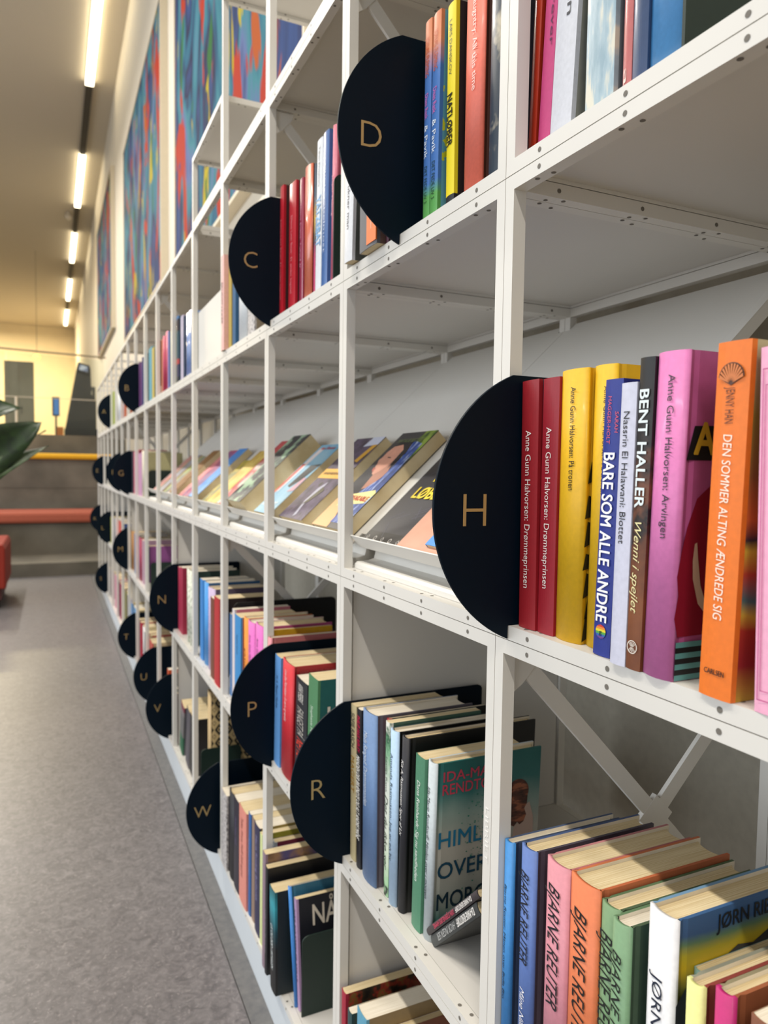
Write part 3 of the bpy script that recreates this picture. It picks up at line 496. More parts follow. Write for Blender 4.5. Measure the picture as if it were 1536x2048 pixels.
('c','hc','books in the tier with the letter N and letter P dividers','slim orange hardback standing beside the first pink spine','#e08a2c',0.0080,1.5157,0.0343,0.2176,0.145,-0.83,{'tx': [('Glimt', '#8a4a1c', 0.3, 0.6, 0.4)], 'n': '#c9772a'}),
('c','hc','books in the tier with the letter N and letter P dividers','pink hardback with dark spine text beside the orange one','#cf62b2',0.0040,1.4634,0.0513,0.2203,0.145,-1.11,{'tx': [('Anne Gunn Halvorsen: Arvingen', '#5a2c55', 0.12, 0.6, 0.3)], 'n': '#b34f86'}),
('c','hc','books in the tier with the letter N and letter P dividers','pink hardback with dark spine text beside a thin yellow spine','#cf62b2',0.0020,1.4036,0.0532,0.2285,0.145,1.01,{'tx': [('Anne Gunn Halvorsen: Arvingen', '#5a2c55', 0.12, 0.6, 0.3)], 'n': '#b34f86'}),
('c','pb','books in the tier with the letter N and letter P dividers','white paged paperback lying behind the rose book','#3a3a40',0.0160,1.3500,0.0065,0.2140,0.132,1.01,{'n': '#3a3a40'}),
('c','pb','books in the tier with the letter N and letter P dividers','thin yellow paperback peeking out behind a white post','#e0b52c',0.0100,1.3431,0.0065,0.2249,0.132,1.01,{}),
('c','hc','books in the tier with the letter N and letter P dividers','rose pink hardback with lettered front cover behind the letter P divider','#d98a94',0.0000,1.2961,0.0153,0.2219,0.150,0.00,{'tx': [('Arne', '#4a2c30', 0.12, 0.4, 0.5)], 'n': '#b56a6c', 'f': '#b56a6c'}),
('c','pb','books in the tier with the letter N and letter P dividers','thin black paperback hidden right behind the letter P divider','#1d1f24',0.0060,1.2804,0.0065,0.2112,0.140,0.00,{}),
('c','pb','books beside the letter P divider','cornflower blue paperback touching the letter P divider','#5d94cf',0.0020,1.2595,0.0349,0.1997,0.132,1.83,{'tx': [('M. A. Plauen: Mørket', '#2c4a6e', 0.18, 0.48, 0.4)], 'n': '#486f8e'}),
('c','hc','books beside the letter P divider','bright red hardback with small white spine title','#c5202c',0.0010,1.2190,0.0609,0.2020,0.145,2.99,{'tx': [('Lone Elsa Petersdatter: Et værre og værelse', '#f0cfcf', 0.07, 0.52, 0.28)], 'cx': [('HVAD DU SIGER OM HVER DEREN OG BLOD', '#c05a5a', 0.1, 0.9, 0.03, 0.04)], 'n': '#9c1a20', 'f': '#9c1a20'}),
('c','pb','books beside the letter P divider','black paperback with grey slanted capitals beside the red hardback','#1a1b22',0.0060,1.1480,0.0578,0.1886,0.120,1.87,{'tx': [('ANNA PEREBAS', '#d6d2cc', 0.04, 0.2, 0.45, {'sh': 0.2}), ('FANGET PÅ', '#b9b4ac', 0.25, 0.5, 0.55, {'sh': 0.25}), ('NETTET', '#e0402c', 0.53, 0.75, 0.6, {'sh': 0.25})], 'n': '#17181c'}),
('c','pb','books beside the letter P divider','forest green paperback with large cream letters on teal cover','#4a7f56',0.0040,1.0790,0.0429,0.2113,0.125,2.07,{'tx': [('Stephanie Perkins', '#cfe0cf', 0.22, 0.5, 0.3)], 'cx': [('I S L A', '#d8cfc0', 0.14, 0.95, 0.18, 0.2)], 'n': '#125a58'}),
('c','pb','books beside the letter R divider','beige paperback with ochre lettering touching the letter R divider','#b9ab84',0.0080,0.9009,0.0188,0.2143,0.132,-0.74,{'tx': [('SOFIE RASCH', '#39403c', 0.05, 0.27, 0.6), ('MAGERT', '#a87a1c', 0.33, 0.56, 0.6)], 'n': '#c9bb94'}),
('c','pb','books beside the letter R divider','slim black paperback with crimson and white spine lettering','#15141a',0.0070,0.8768,0.0147,0.2155,0.132,-0.76,{'tx': [('PHILIP JAKE RIPLEY', '#d01e50', 0.04, 0.27, 0.7, {'sh': 0.2}), ('MANDEN DER BRÆNDTE OG ALT ANDRE MÅNE', '#eceae4', 0.29, 0.82, 0.75, {'sh': 0.3, 'bold': 1})], 'n': '#8a7c60'}),
('c','hc','books beside the letter R divider','steel blue hardback with rounded spine beside a slim black paperback','#6380aa',0.0050,0.8562,0.0421,0.2220,0.145,-0.86,{'tx': [('Mads Rangvad: Drømmemanden', '#c9d2de', 0.12, 0.56, 0.34, {'v': -0.1, 'sh': 0.15})], 'n': '#55505a', 'f': '#5c708e'}),
('c','hc','books beside the letter R divider','thin dark red hardback with white spine title','#a01e26',0.0220,0.8099,0.0065,0.2198,0.145,-1.85,{'tx': [('Kit A. Rasmussen: En anden historie', '#e8cfca', 0.12, 0.72, 0.55)], 'n': '#151515', 'f': '#181512'}),
('c','pb','books beside the letter R divider','white paperback with green leaves painted along the spine','#cfd6c6',0.0140,0.8030,0.0127,0.2221,0.132,0.00,{'tx': [('Nadja Rana', '#3b4a3c', 0.2, 0.4, 0.35), ('Det du ikke ser', '#243b2c', 0.42, 0.85, 0.8, {'sh': 0.35})], 'sp': 'leaves', 'n': '#3f5f50', 'f': '#8a9a78'}),
('c','hc','books beside the letter R divider','pale sky blue hardback with dark spine title','#a9c4de',0.0120,0.7883,0.0200,0.2177,0.145,0.00,{'tx': [('Amanda Rasmussen: Jeg er en by', '#26374a', 0.13, 0.75, 0.36)], 'n': '#10100f', 'f': '#3a4a50'}),
('c','hc','books beside the letter R divider','black hardback with white spine title beside the green one','#191a22',0.0150,0.7679,0.0153,0.2173,0.185,1.85,{'tx': [('Kit A. Rasmussen: Spor af Liv', '#e9e6e2', 0.13, 0.56, 0.5, {'sh': 0.15})], 'n': '#0e0d0e', 'f': '#121114'}),
('c','pb','books beside the letter R divider','mid green paperback with white spine title leaning on black hardback','#4c8265',0.0180,0.7335,0.0219,0.2072,0.132,1.53,{'tx': [('Dana Reinhardt: Sig nu sandheden', '#e4ece4', 0.14, 0.72, 0.42, {'sh': 0.12})], 'n': '#1d4c48', 'f': '#3c6a50'}),
('c','hc','books beside the letter R divider','grey spined hardback with teal storm cover and large blue title','#b9c2c6',0.0200,0.7111,0.0180,0.2085,0.145,1.81,{'tx': [('Ida-Marie Rendtorff: Himlen over i morgen', '#23303a', 0.14, 0.77, 0.4, {'sh': 0.15})], 'cx': [('IDA-MARIE', '#b73a50', 0.085, 0.66, 0.056, 0.048), ('RENDTORFF', '#b73a50', 0.08, 0.68, 0.06, 0.118), ('HIMLEN', '#1d6a8a', 0.06, 0.67, 0.092, 0.383), ('OVER I', '#123d52', 0.06, 0.6, 0.092, 0.557), ('MORGEN', '#0d2733', 0.06, 0.71, 0.094, 0.73)], 'art': 'storm'}),
('c','hc','books standing nearest in the lower right','sky blue hardback with black printed spine and navy cover','#3f88c9',0.0040,0.5278,0.0122,0.2047,0.125,0.00,{'tx': [('Bjarne Reuter: Månen over Bella Bio', '#14202c', 0.19, 0.71, 0.3, {'sh': 0.2})], 'n': '#3d4a63', 'f': '#4a5a78'}),
('c','hc','books standing nearest in the lower right','denim blue hardback with black handwritten spine beside the sky blue one','#5873b0',0.0040,0.5038,0.0203,0.2125,0.135,0.00,{'tx': [('BJARNE REUTER', '#11131c', 0.094, 0.48, 0.55, {'sh': 0.35}), ('Måne Nilla', '#e8e8ee', 0.585, 0.76, 0.4, {'sh': 0.3})], 'n': '#4a4450', 'f': '#42567f'}),
('c','hc','books standing nearest in the lower right','dusty pink hardback with black handwritten spine','#c98490',0.0040,0.4683,0.0282,0.2193,0.135,0.00,{'tx': [('BJARNE REUTER', '#15131a', 0.083, 0.55, 0.5, {'sh': 0.35})], 'n': '#b06a6c', 'f': '#b5787a'}),
('c','hc','books standing nearest in the lower right','orange hardback with black handwritten spine and yellowed pages','#cf7146',0.0040,0.4382,0.0322,0.2213,0.140,0.00,{'tx': [('BJARNE REUTER', '#15110f', 0.1, 0.6, 0.45, {'sh': 0.35})], 'n': '#b9653f', 'f': '#c26f48'}),
('c','hc','books standing nearest in the lower right','moss green hardback wedged directly beside the orange one','#6f8f68',0.0060,0.4054,0.0190,0.2168,0.140,0.00,{'tx': [('BJARNE REUTER', '#141a14', 0.09, 0.56, 0.7, {'sh': 0.35})], 'n': '#4d6046', 'f': '#5d7a58'}),
('c','hc','books standing nearest in the lower right','shorter sage green hardback beside the white mountain book','#70936f',-0.0010,0.3860,0.0174,0.2166,0.135,0.00,{'tx': [('BJARNE REUTER', '#141a14', 0.095, 0.56, 0.5, {'sh': 0.35})], 'n': '#4c5f47', 'f': '#5d7a58'}),
('c','hc','books standing nearest in the lower right','white hardback with blue and yellow mountain sunset cover','#d9d9dc',0.0020,0.3550,0.0241,0.2433,0.150,0.00,{'tx': [('JØRN RIEL', '#182338', 0.175, 0.46, 0.36)], 'cx': [('JØRN RIEL', '#141a20', 0.258, 0.645, 0.0436, 0.0156)], 'art': 'sunset', 'n': '#3f5f86', 'f': '#6e93b3'}),
('c','pb','books standing nearest in the lower right','small teal paperback squeezed behind the yellow-green hardback','#86a89e',0.0200,0.3305,0.0065,0.2095,0.120,0.00,{'n': '#5d7a74'}),
('c','hc','books standing nearest in the lower right','pale yellow-green hardback with red cover hinge','#d4d68c',-0.0040,0.3160,0.0127,0.2187,0.125,0.00,{'n': '#8d4038', 'f': '#8a8a7a'}),
('c','hc','books standing nearest in the lower right','magenta hardback with brown cover at the lower right','#b5206c',-0.0040,0.2948,0.0129,0.2273,0.125,0.00,{'n': '#9a5a3a', 'f': '#8d8468'}),
('c','pb','books standing nearest in the lower right','brown book at the lower right corner, lowest of its row','#8a5a44',-0.0040,0.2693,0.0122,0.2290,0.120,0.00,{'n': '#7d5a44'}),
('d','hc','small distant books in the bottom tier','taupe grey hardback touching the letter S divider, farthest of four alike','#84787a',0.0135,5.7227,0.0798,0.1881,0.145,0.00,{}),
('d','hc','small distant books in the bottom tier','taupe grey hardback touching the letter S divider, second farthest of four alike','#84787a',0.0175,5.6419,0.0798,0.1814,0.145,0.00,{'tint': 0.94}),
('d','hc','small distant books in the bottom tier','taupe grey hardback touching the letter S divider, second nearest of four alike','#84787a',0.0215,5.5215,0.0401,0.1800,0.145,0.00,{'tint': 0.96}),
('d','hc','small distant books in the bottom tier','taupe grey hardback touching the letter S divider, nearest of four alike','#84787a',0.0175,5.4804,0.0798,0.1850,0.145,0.00,{'tint': 1.09}),
('d','pb','small distant books in the bottom tier','blush pink paperback second from the letter S divider, farthest of four alike','#cf94a4',0.0135,5.1177,0.0768,0.2198,0.132,0.00,{}),
('d','pb','small distant books in the bottom tier','blush pink paperback second from the letter S divider, second farthest of four alike','#cf94a4',0.0215,5.0399,0.0768,0.2242,0.132,0.00,{'tint': 1.07}),
('d','pb','small distant books in the bottom tier','blush pink paperback second from the letter S divider, second nearest of four alike','#cf94a4',0.0175,4.9621,0.0768,0.2286,0.132,0.00,{'tint': 0.98}),
('d','pb','small distant books in the bottom tier','blush pink paperback second from the letter S divider, nearest of four alike','#cf94a4',0.0135,4.8843,0.0768,0.2250,0.132,0.00,{'tint': 1.12}),
('d','pb','small distant books in the bottom tier','raspberry paperback third from the letter S divider, farthest of four alike','#a3355f',0.0135,4.8071,0.0398,0.2156,0.132,0.00,{}),
('d','pb','small distant books in the bottom tier','raspberry paperback third from the letter S divider, second farthest of four alike','#a3355f',0.0215,4.7608,0.0520,0.2116,0.132,0.00,{'tint': 0.85}),
('d','pb','small distant books in the bottom tier','raspberry paperback third from the letter S divider, second nearest of four alike','#a3355f',0.0135,4.7078,0.0520,0.2192,0.132,0.00,{'tint': 0.93}),
('d','pb','small distant books in the bottom tier','raspberry paperback third from the letter S divider, nearest of four alike','#a3355f',0.0175,4.6548,0.0520,0.2156,0.132,0.00,{'tint': 0.95}),
('d','pb','small distant books in the bottom tier','ivory paperback fourth from the letter S divider, farthest of four alike','#cdb9a4',0.0135,4.5995,0.0461,0.2253,0.132,0.00,{}),
('d','pb','small distant books in the bottom tier','ivory paperback fourth from the letter S divider, second farthest of four alike','#cdb9a4',0.0215,4.5524,0.0461,0.2203,0.132,0.00,{'tint': 1.01}),
('d','pb','small distant books in the bottom tier','ivory paperback fourth from the letter S divider, second nearest of four alike','#cdb9a4',0.0175,4.5054,0.0461,0.2191,0.132,0.00,{'tint': 0.84}),
('d','pb','small distant books in the bottom tier','ivory paperback fourth from the letter S divider, nearest of four alike','#cdb9a4',0.0135,4.4583,0.0461,0.2250,0.132,0.00,{'tint': 1.05}),
('d','pb','small distant books in the bottom tier','olive drab paperback fifth from the letter S divider, farthest of three alike','#8a8656',0.0135,4.3820,0.0332,0.2196,0.132,0.00,{}),
('d','pb','small distant books in the bottom tier','olive drab paperback fifth from the letter S divider, middle of three alike','#8a8656',0.0215,4.3478,0.0465,0.2282,0.132,0.00,{'tint': 0.8}),
('d','pb','small distant books in the bottom tier','olive drab paperback fifth from the letter S divider, nearest of three alike','#8a8656',0.0175,4.3004,0.0465,0.2250,0.132,0.00,{'tint': 0.92}),
('d','pb','small distant books in the bottom tier','ash grey paperback sixth from the letter S divider, farther of two alike','#77706f',0.0135,4.2401,0.0585,0.2258,0.132,0.00,{}),
('d','pb','small distant books in the bottom tier','ash grey paperback sixth from the letter S divider, nearer of two alike','#77706f',0.0175,4.1806,0.0585,0.2250,0.132,0.00,{'tint': 1.07}),
('d','pb','small distant books in the bottom tier','pale lilac paperback beside a vivid blue one in the bottom tier, farther of two alike','#b3a5c0',0.0135,4.1194,0.0415,0.2237,0.132,0.00,{}),
('d','pb','small distant books in the bottom tier','pale lilac paperback beside a vivid blue one in the bottom tier, nearer of two alike','#b3a5c0',0.0215,4.0769,0.0415,0.2250,0.132,0.00,{'tint': 1.02}),
('d','pb','small distant books in the bottom tier','vivid blue paperback in the far bottom tier, farthest of four alike','#4590c8',0.0135,3.9850,0.0252,0.2199,0.132,0.00,{'n': '#b0a07a'}),
('d','pb','small distant books in the bottom tier','vivid blue paperback in the far bottom tier, second farthest of four alike','#4590c8',0.0215,3.9588,0.0623,0.2108,0.132,0.00,{'n': '#b0a07a', 'tint': 0.86}),
('d','pb','small distant books in the bottom tier','vivid blue paperback in the far bottom tier, second nearest of four alike','#4590c8',0.0175,3.8955,0.0623,0.2132,0.132,0.00,{'n': '#b0a07a', 'tint': 0.83}),
('d','pb','small distant books in the bottom tier','vivid blue paperback in the far bottom tier, nearest of four alike','#4590c8',0.0175,3.8323,0.0623,0.2151,0.132,0.00,{'n': '#b0a07a', 'tint': 1.15}),
('d','pb','small distant books in the bottom tier','greyish rose paperback touching the letter T divider, farther of two alike','#8f7278',0.0135,3.6977,0.0455,0.1918,0.132,0.00,{}),
('d','pb','small distant books in the bottom tier','greyish rose paperback touching the letter T divider, nearer of two alike','#8f7278',0.0175,3.6511,0.0362,0.1881,0.132,0.00,{'tint': 0.84}),
('d','pb','small distant books in the bottom tier','cherry red paperback second from the letter T divider, farther of two alike','#b3243f',0.0135,3.5808,0.0462,0.2007,0.132,0.00,{'n': '#a3283c'}),
('d','pb','small distant books in the bottom tier','cherry red paperback second from the letter T divider, nearer of two alike','#b3243f',0.0215,3.5336,0.0462,0.1953,0.132,0.00,{'n': '#a3283c', 'tint': 0.82}),
('d','hc','small distant books in the bottom tier','white hardback third from the letter T divider, farther of two alike','#dcd8d8',0.0135,3.4784,0.0556,0.2010,0.145,0.00,{'n': '#b9a982'}),
('d','pb','small distant books in the bottom tier','charcoal paperback fourth from the letter T divider, farther of two alike','#4a4a48',0.0135,3.4223,0.0480,0.1873,0.132,0.00,{}),
('d','hc','small distant books in the bottom tier','white hardback third from the letter T divider, nearer of two alike','#dcd8d8',0.0175,3.3740,0.0078,0.2003,0.145,0.00,{'n': '#b9a982', 'tint': 1.09}),
('d','pb','small distant books in the bottom tier','charcoal paperback fourth from the letter T divider, nearer of two alike','#4a4a48',0.0175,3.3657,0.0405,0.1929,0.132,0.00,{'tint': 0.81}),
('d','pb','small distant books in the bottom tier','sand coloured paperback with red edge near the letter T divider, farther of two alike','#c2ac84',0.0135,3.3248,0.0481,0.2056,0.132,0.00,{'n': '#a83a3a'}),
('d','pb','small distant books in the bottom tier','sand coloured paperback with red edge near the letter T divider, nearer of two alike','#c2ac84',0.0215,3.2757,0.0449,0.2043,0.132,0.00,{'n': '#a83a3a', 'tint': 1.1}),
('d','pb','small distant books in the bottom tier','red and white paperback midway between letters T and U, farther of two alike','#b84a3c',0.0135,3.2183,0.0511,0.1976,0.132,0.00,{'n': '#c9b08a'}),
('d','pb','small distant books in the bottom tier','red and white paperback midway between letters T and U, nearer of two alike','#b84a3c',0.0135,3.1662,0.0511,0.1974,0.132,0.00,{'n': '#c9b08a', 'tint': 1.07}),
('d','pb','small distant books in the bottom tier','orange paperback leaning against a green bookend near letter U','#d2552c',0.0200,2.7400,0.0300,0.1900,0.100,1.00,{'n': '#d2552c'}),
('d','pb','books beside the letter V divider','narrow olive paperback touching the letter V divider','#4a4a38',0.0135,2.5575,0.0290,0.1700,0.132,0.00,{}),
('d','pb','books beside the letter V divider','wine red paperback with white cover strip by the letter V divider','#7a2c48',0.0135,2.4942,0.0187,0.1700,0.132,0.00,{'n': '#d8d4d4'}),
('d','pb','books beside the letter V divider','leaning violet grey paperback with green lower spine','#75696f',0.0135,2.4153,0.0600,0.1700,0.132,11.92,{'sp': 'greenfoot', 'n': '#56565e'}),
('d','pb','books beside the letter V divider','slate grey paperback leaning beside the green footed one','#4d4a52',0.0135,2.2994,0.0600,0.1869,0.132,9.81,{'n': '#1a1a1e'}),
('d','pb','books beside the letter V divider','black paperback leaning in front of the dark green bookend by letter V','#141418',0.0135,2.2335,0.0568,0.1860,0.132,8.41,{'n': '#141418'}),
('d','hc','books beside the letter V divider','hardback with black diamond lattice cover behind a green bookend','#b59c70',0.0200,1.9775,0.0360,0.3260,0.170,0.00,{'art': 'lattice', 'n': '#a8936c'}),
('d','pb','books beside the letter W divider','mottled white and grey paperback touching the letter W divider','#a9a5a6',-0.0040,1.6802,0.0546,0.1781,0.132,0.00,{'sp': 'speck', 'n': '#4a4446'}),
('d','hc','books beside the letter W divider','tall black hardback beside the mottled grey paperback','#17171f',0.0000,1.6226,0.0508,0.2004,0.145,0.00,{'n': '#1a1a20'}),
('d','pb','books beside the letter W divider','dark plum paperback with faint lilac text beside a salmon book','#241f2e',0.0000,1.5694,0.0479,0.2058,0.132,0.00,{'tx': [('Dorte Dyssen Wulff', '#6a5f86', 0.2, 0.5, 0.35)], 'n': '#1d1a20'}),
('d','pb','books beside the letter W divider','salmon paperback with brown spine title','#d98a7c',0.0000,1.5190,0.0626,0.2105,0.132,0.00,{'tx': [('Tobias Wrona Wulff: Guld og grus', '#7a3f36', 0.1, 0.72, 0.35)], 'n': '#b8893a'}),
('d','pb','books beside the letter W divider','cobalt blue paperback beside the salmon one','#2f5f9c',0.0040,1.4560,0.0199,0.2193,0.132,1.01,{'tx': [('Kirsten Wold', '#7fa6d4', 0.25, 0.6, 0.35)], 'n': '#c7b98a'}),
('d','pb','books beside the letter W divider','taupe paperback between cobalt blue and navy books','#8d7667',0.0060,1.4357,0.0245,0.2189,0.132,1.01,{'n': '#22212e'}),
('d','pb','books beside the letter W divider','dark navy paperback with pale text beside a taupe one','#262447',0.0030,1.3974,0.0388,0.2227,0.132,-0.74,{'tx': [('Maria Rosling Bodholdt', '#8f8ab5', 0.1, 0.7, 0.4)], 'n': '#b49a5a'}),
('d','pb','books beside the letter W divider','pale lime paperback against a white post in the bottom tier','#d3dc9c',0.0020,1.3535,0.0158,0.2220,0.132,0.00,{'n': '#8f9030'}),
('d','pb','books beside the letter W divider','navy edged paperback half hidden behind a white post','#23305a',0.0200,1.3370,0.0115,0.2110,0.125,0.00,{'n': '#a9b4be'}),
('d','pb','books beside the letter W divider','pale grey paperback behind the painted portrait cover','#c3cbd6',0.0200,1.3250,0.0148,0.2170,0.125,0.00,{'n': '#7c3040'}),
('d','pb','books beside the letter W divider','mauve paperback with painted portrait cover in the bottom tier','#8a7482',-0.0110,1.2885,0.0190,0.2220,0.130,1.00,{'art': 'portrait', 'n': '#4a4a72'}),
('d','pb','books beside the letter W divider','black paperback with thin white text beside a mauve one','#15161b',-0.0120,1.2670,0.0160,0.2050,0.132,1.00,{'tx': [('Josefine Ottesen: Det døde land', '#9a9aa0', 0.4, 0.8, 0.3)], 'n': '#101014'}),
('d','pb','books beside the letter W divider','teal to black paperback with white spaced spine capitals','#0f3f47',-0.0125,1.2250,0.0340,0.1850,0.132,-2.50,{'tx': [('LIV OG DØD I SKYGGEN', '#e4ecec', 0.35, 0.78, 0.35)], 'sp': 'teal', 'n': '#0d1c22'}),
('d','hc','books beside the letter W divider','leaning sky blue hardback next to the dark bookend','#3f85cf',0.0120,1.1585,0.0065,0.1975,0.145,-12.24,{'tx': [('Emma Holm', '#2c5a94', 0.25, 0.5, 0.3)], 'n': '#2f6680', 'f': '#2f6680'}),
('d','pb','books beside the letter W divider','leaning black cover paperback with lilac spine and brushed white title','#a98bb0',0.0160,1.1515,0.0128,0.1860,0.135,-8.32,{'tx': [('NÅR NATTEN ER STILLE', '#3a2a44', 0.1, 0.75, 0.4)], 'cx': [('NÅR', '#d8cdbc', 0.22, 0.72, 0.19, 0.075)], 'n': '#15161f'}),
('d','pb','books low in the bottom tier beneath the letter R cube','crimson hardback with floral brown cover below the letter R tier','#a3283c',0.0000,0.9071,0.0150,0.2080,0.150,0.00,{'art': 'floralcover', 'n': '#4a2c22'}),
('d','pb','books low in the bottom tier beneath the letter R cube','white topped paperback in the lowest right tier','#2d4a4c',-0.0020,0.8792,0.0143,0.1992,0.110,0.00,{'n': '#3a4a44'}),
('d','pb','books low in the bottom tier beneath the letter R cube','turquoise paperback with yellowed page block in the lowest right tier','#5fa0bb',-0.0010,0.8483,0.0300,0.2242,0.140,0.00,{'n': '#8a7450'}),
('d','pb','books low in the bottom tier beneath the letter R cube','cream paged paperback in the lowest right tier, nearest its front','#b59a78',0.0040,0.8179,0.0101,0.2054,0.130,0.00,{'n': '#6e3a22'}),
]
# ------------------------------------------------------------------ books
def spine_pattern(sp, c, gl):
    k = dict(rough=0.5, coat=0.5 if gl else 0)
    if sp == 'bricks': return ramp_mat([(0, '#6b3a1c'), (.22, '#7d4722'), (.40, '#5a2f18'), (.47, '#14100e'), (.55, '#6e4028'), (.72, '#1a1310'), (1, '#0e0d0d')], 'z', .35, 90, **k)
    if sp == 'leaves': return ramp_mat([(0, '#1d2a20'), (.06, '#9fc89a'), (.3, '#d5dccb'), (.62, '#d5dbd0'), (.82, '#7fae88'), (.92, '#1f5a38'), (1, '#e8e8dc')], 'z', .3, 120, **k)
    if sp == 'floral': return ramp_mat([(0, '#dfe2d6'), (.55, '#d5d8c8'), (.6, '#5f7a68'), (.68, '#c7b27a'), (.7, '#dfe0d4')], 'n', nscale=90, **k)
    if sp == 'speck': return ramp_mat([(0.3, '#5a5656'), (.45, '#a8a3a3'), (.6, '#cfcac6')], 'n', nscale=160, **k)
    if sp == 'teal': return ramp_mat([(0, '#0e1012'), (.45, '#12171b'), (.62, '#0f4450'), (.85, '#2f97a6'), (1, '#1d5a62')], 'z', .12, 40, **k)
    if sp == 'greenfoot': return ramp_mat([(0, '#0f5a3c'), (.36, '#6b6a6a'), (.8, '#7d7678'), (.9, '#7a3a48')], 'z', .0, 40, const=True, **k)
    if sp == 'foil': return ramp_mat([(0.35, '#8fa9b6'), (.5, '#a6bcc6'), (.62, '#d9d6c6')], 'n', nscale=30, rough=.35, coat=.8, stretch=(1, 4, 1))
    if sp == 'bluegreen': return ramp_mat([(0, '#5aa052'), (.14, '#5aa052'), (.22, '#4473b8'), (.74, '#4473b8'), (.86, '#d98a62'), (1, '#cf7a4e')], 'z', .1, 50, **k)
    if sp == 'blackfoot': return ramp_mat([(0, '#191a20'), (.085, c)], 'z', 0, 40, const=True, **k)
    if sp == 'clouds': return ramp_mat([(0, '#23303e'), (.5, '#2d3b4a'), (.57, '#c9bfa8'), (.68, '#e0d8c4'), (.75, '#2d3b4a')], 'n', nscale=16, rough=.3, coat=.8)  # cream blotches paint a reflection into the dark spine colour
    if sp == 'orangelabel': return mat(c, .6)
    if sp == 'magfoot': return ramp_mat([(0, '#b52a5c'), (.3, '#b52a5c'), (.45, '#2f3644'), (.6, '#c9a040'), (.75, '#5a6a78'), (1, '#4a5560')], 'z', .2, 90, **k)
    if sp == 'redpatch': return ramp_mat([(0, '#15161e'), (.12, '#2d2a52'), (.28, '#2d2a52'), (.3, '#c23a36'), (.38, '#1f4a58'), (.74, '#1f4a58'), (.78, '#2a1a1c'), (.95, '#3f78b0')], 'z', .04, 40, const=True, **k)
    return mat(c, 0.32 if gl else 0.55, coat=0.6 if gl else 0.05, var=0.05, vs=220)
def cover_pattern(art, n):
    if art == 'storm': return ramp_mat([(0, '#1d4a48'), (.1, '#2f5f58'), (.25, '#8f938a'), (.5, '#a8a498'), (.72, '#7f938a'), (.86, '#2f6a66'), (1, '#1f5f5a')], 'z', .35, 14)
    if art == 'sunset': return ramp_mat([(0, '#1f3048'), (.6, '#23364f'), (.80, '#6a6a2c'), (.86, '#c9a91c'), (.895, '#b5a42c'), (.925, '#5f7a5a'), (.95, '#35557f'), (1, '#3a5f8c')], 'z', .03, 25)
    if art == 'portrait': return ramp_mat([(0.3, '#3a5878'), (.45, '#4a4272'), (.55, '#8a6a50'), (.66, '#4a3222')], 'n', nscale=16)
    if art == 'floralcover': return ramp_mat([(0.35, '#1d1714'), (.47, '#3a2c1e'), (.53, '#8f2f22'), (.6, '#6e5a2a'), (.68, '#a33a2a')], 'n', nscale=45)
    if art == 'towels': return ramp_mat([(0, '#b89a2c'), (.1, '#8f1f22'), (.2, '#a8301f'), (.24, '#c9a838'), (.28, '#3f6a6a'), (.36, '#b5402a'), (.42, '#d0b23a'), (.45, '#2a2430'), (.5, '#c9612a'), (.62, '#8a5a2a'), (.8, '#8a7a30'), (1, '#b8ad8a')], 'z', .12, 12)
    if art == 'lattice': return lattice_mat()
    if art == 'spots': return ramp_mat([(0, '#5f9fb0'), (.52, '#5f9fb0'), (.56, '#c9cc2a')], 'n', nscale=34, const=True, coat=.4)
    if art == 'streaks': return mat('#d9aa14', .5)
    if art == 'night': return ramp_mat([(0.35, '#1f1518'), (.6, '#2a1d20')], 'n', nscale=20)
    return mat(n, .5, coat=.05, var=.05, vs=120)
def cover_bm(h, t, d, hc):
    hw = t / 2; bt = min(.0026 if hc else .0005, t * .22); bulge = min(.0035 if hc else .0012, t * .2)
    N = 8
    spine = [(bulge * (1 - math.cos(PI * (i / N - .5))) * 1.0 if False else bulge * ((2 * i / N - 1) ** 2), hw - t * i / N) for i in range(N + 1)]
    gr = .0011 if hc else 0
    far = [(d, hw), (.0125, hw), (.009, hw - gr), (.0055, hw)]
    near = [(x, -y) for x, y in reversed(far)]
    outer = far + spine + near
    inner = []
    for i, (x, y) in enumerate(outer):
        nf, ns = len(far), len(spine)
        if i < nf: inner.append((x, hw - bt - (gr if 0 < i < nf - 1 else 0) * 0))
        elif i < nf + ns: inner.append((max(x, 0) + bt + .0005, max(-(hw - bt), min(hw - bt, y))))
        else: inner.append((x, -(hw - bt)))
    bm = bmesh.new(); n = len(outer)
    def col(p, z): return [bm.verts.new((x, y, z)) for x, y in p]
    o0, o1, i0, i1 = col(outer, 0), col(outer, h), col(inner, 0), col(inner, h)
    nf, ns = len(far), len(spine)
    def mi(i):
        if i < nf - 1: return 2
        if i >= nf + ns: return 1
        return 0
    def quad(a, b, c, e, m):
        try:
            f = bm.faces.new((a, b, c, e)); f.material_index = m
            if m == 0 and hc: f.smooth = True
        except ValueError: pass
    for i in range(n - 1):
        m = mi(i)
        quad(o0[i], o0[i + 1], o1[i + 1], o1[i], m); quad(i0[i], i1[i], i1[i + 1], i0[i + 1], 3)
        for a, b in ((o0, i0), (o1, i1)): quad(a[i], b[i], b[i + 1], a[i + 1], m)
    for i in (0, n - 1): quad(o0[i], o1[i], i1[i], i0[i], mi(min(i, n - 2)))
    return bm, bt, bulge
def pages_bm(h, t, d, bt, bulge, hc):
    ov = .003 if hc else .0004; hw = t / 2 - bt - .0001; N = 6; bm = bmesh.new()
    front = [(bt + .001 + bulge * ((2 * i / N - 1) ** 2), hw - 2 * hw * i / N) for i in range(N + 1)]
    rear = [(d - ov - (.004 if hc else 0) * (1 - (2 * i / N - 1) ** 2), -hw + 2 * hw * i / N) for i in range(N + 1)]
    prism(bm, front + rear, 'z', ov + .0002, h - ov)
    return bm
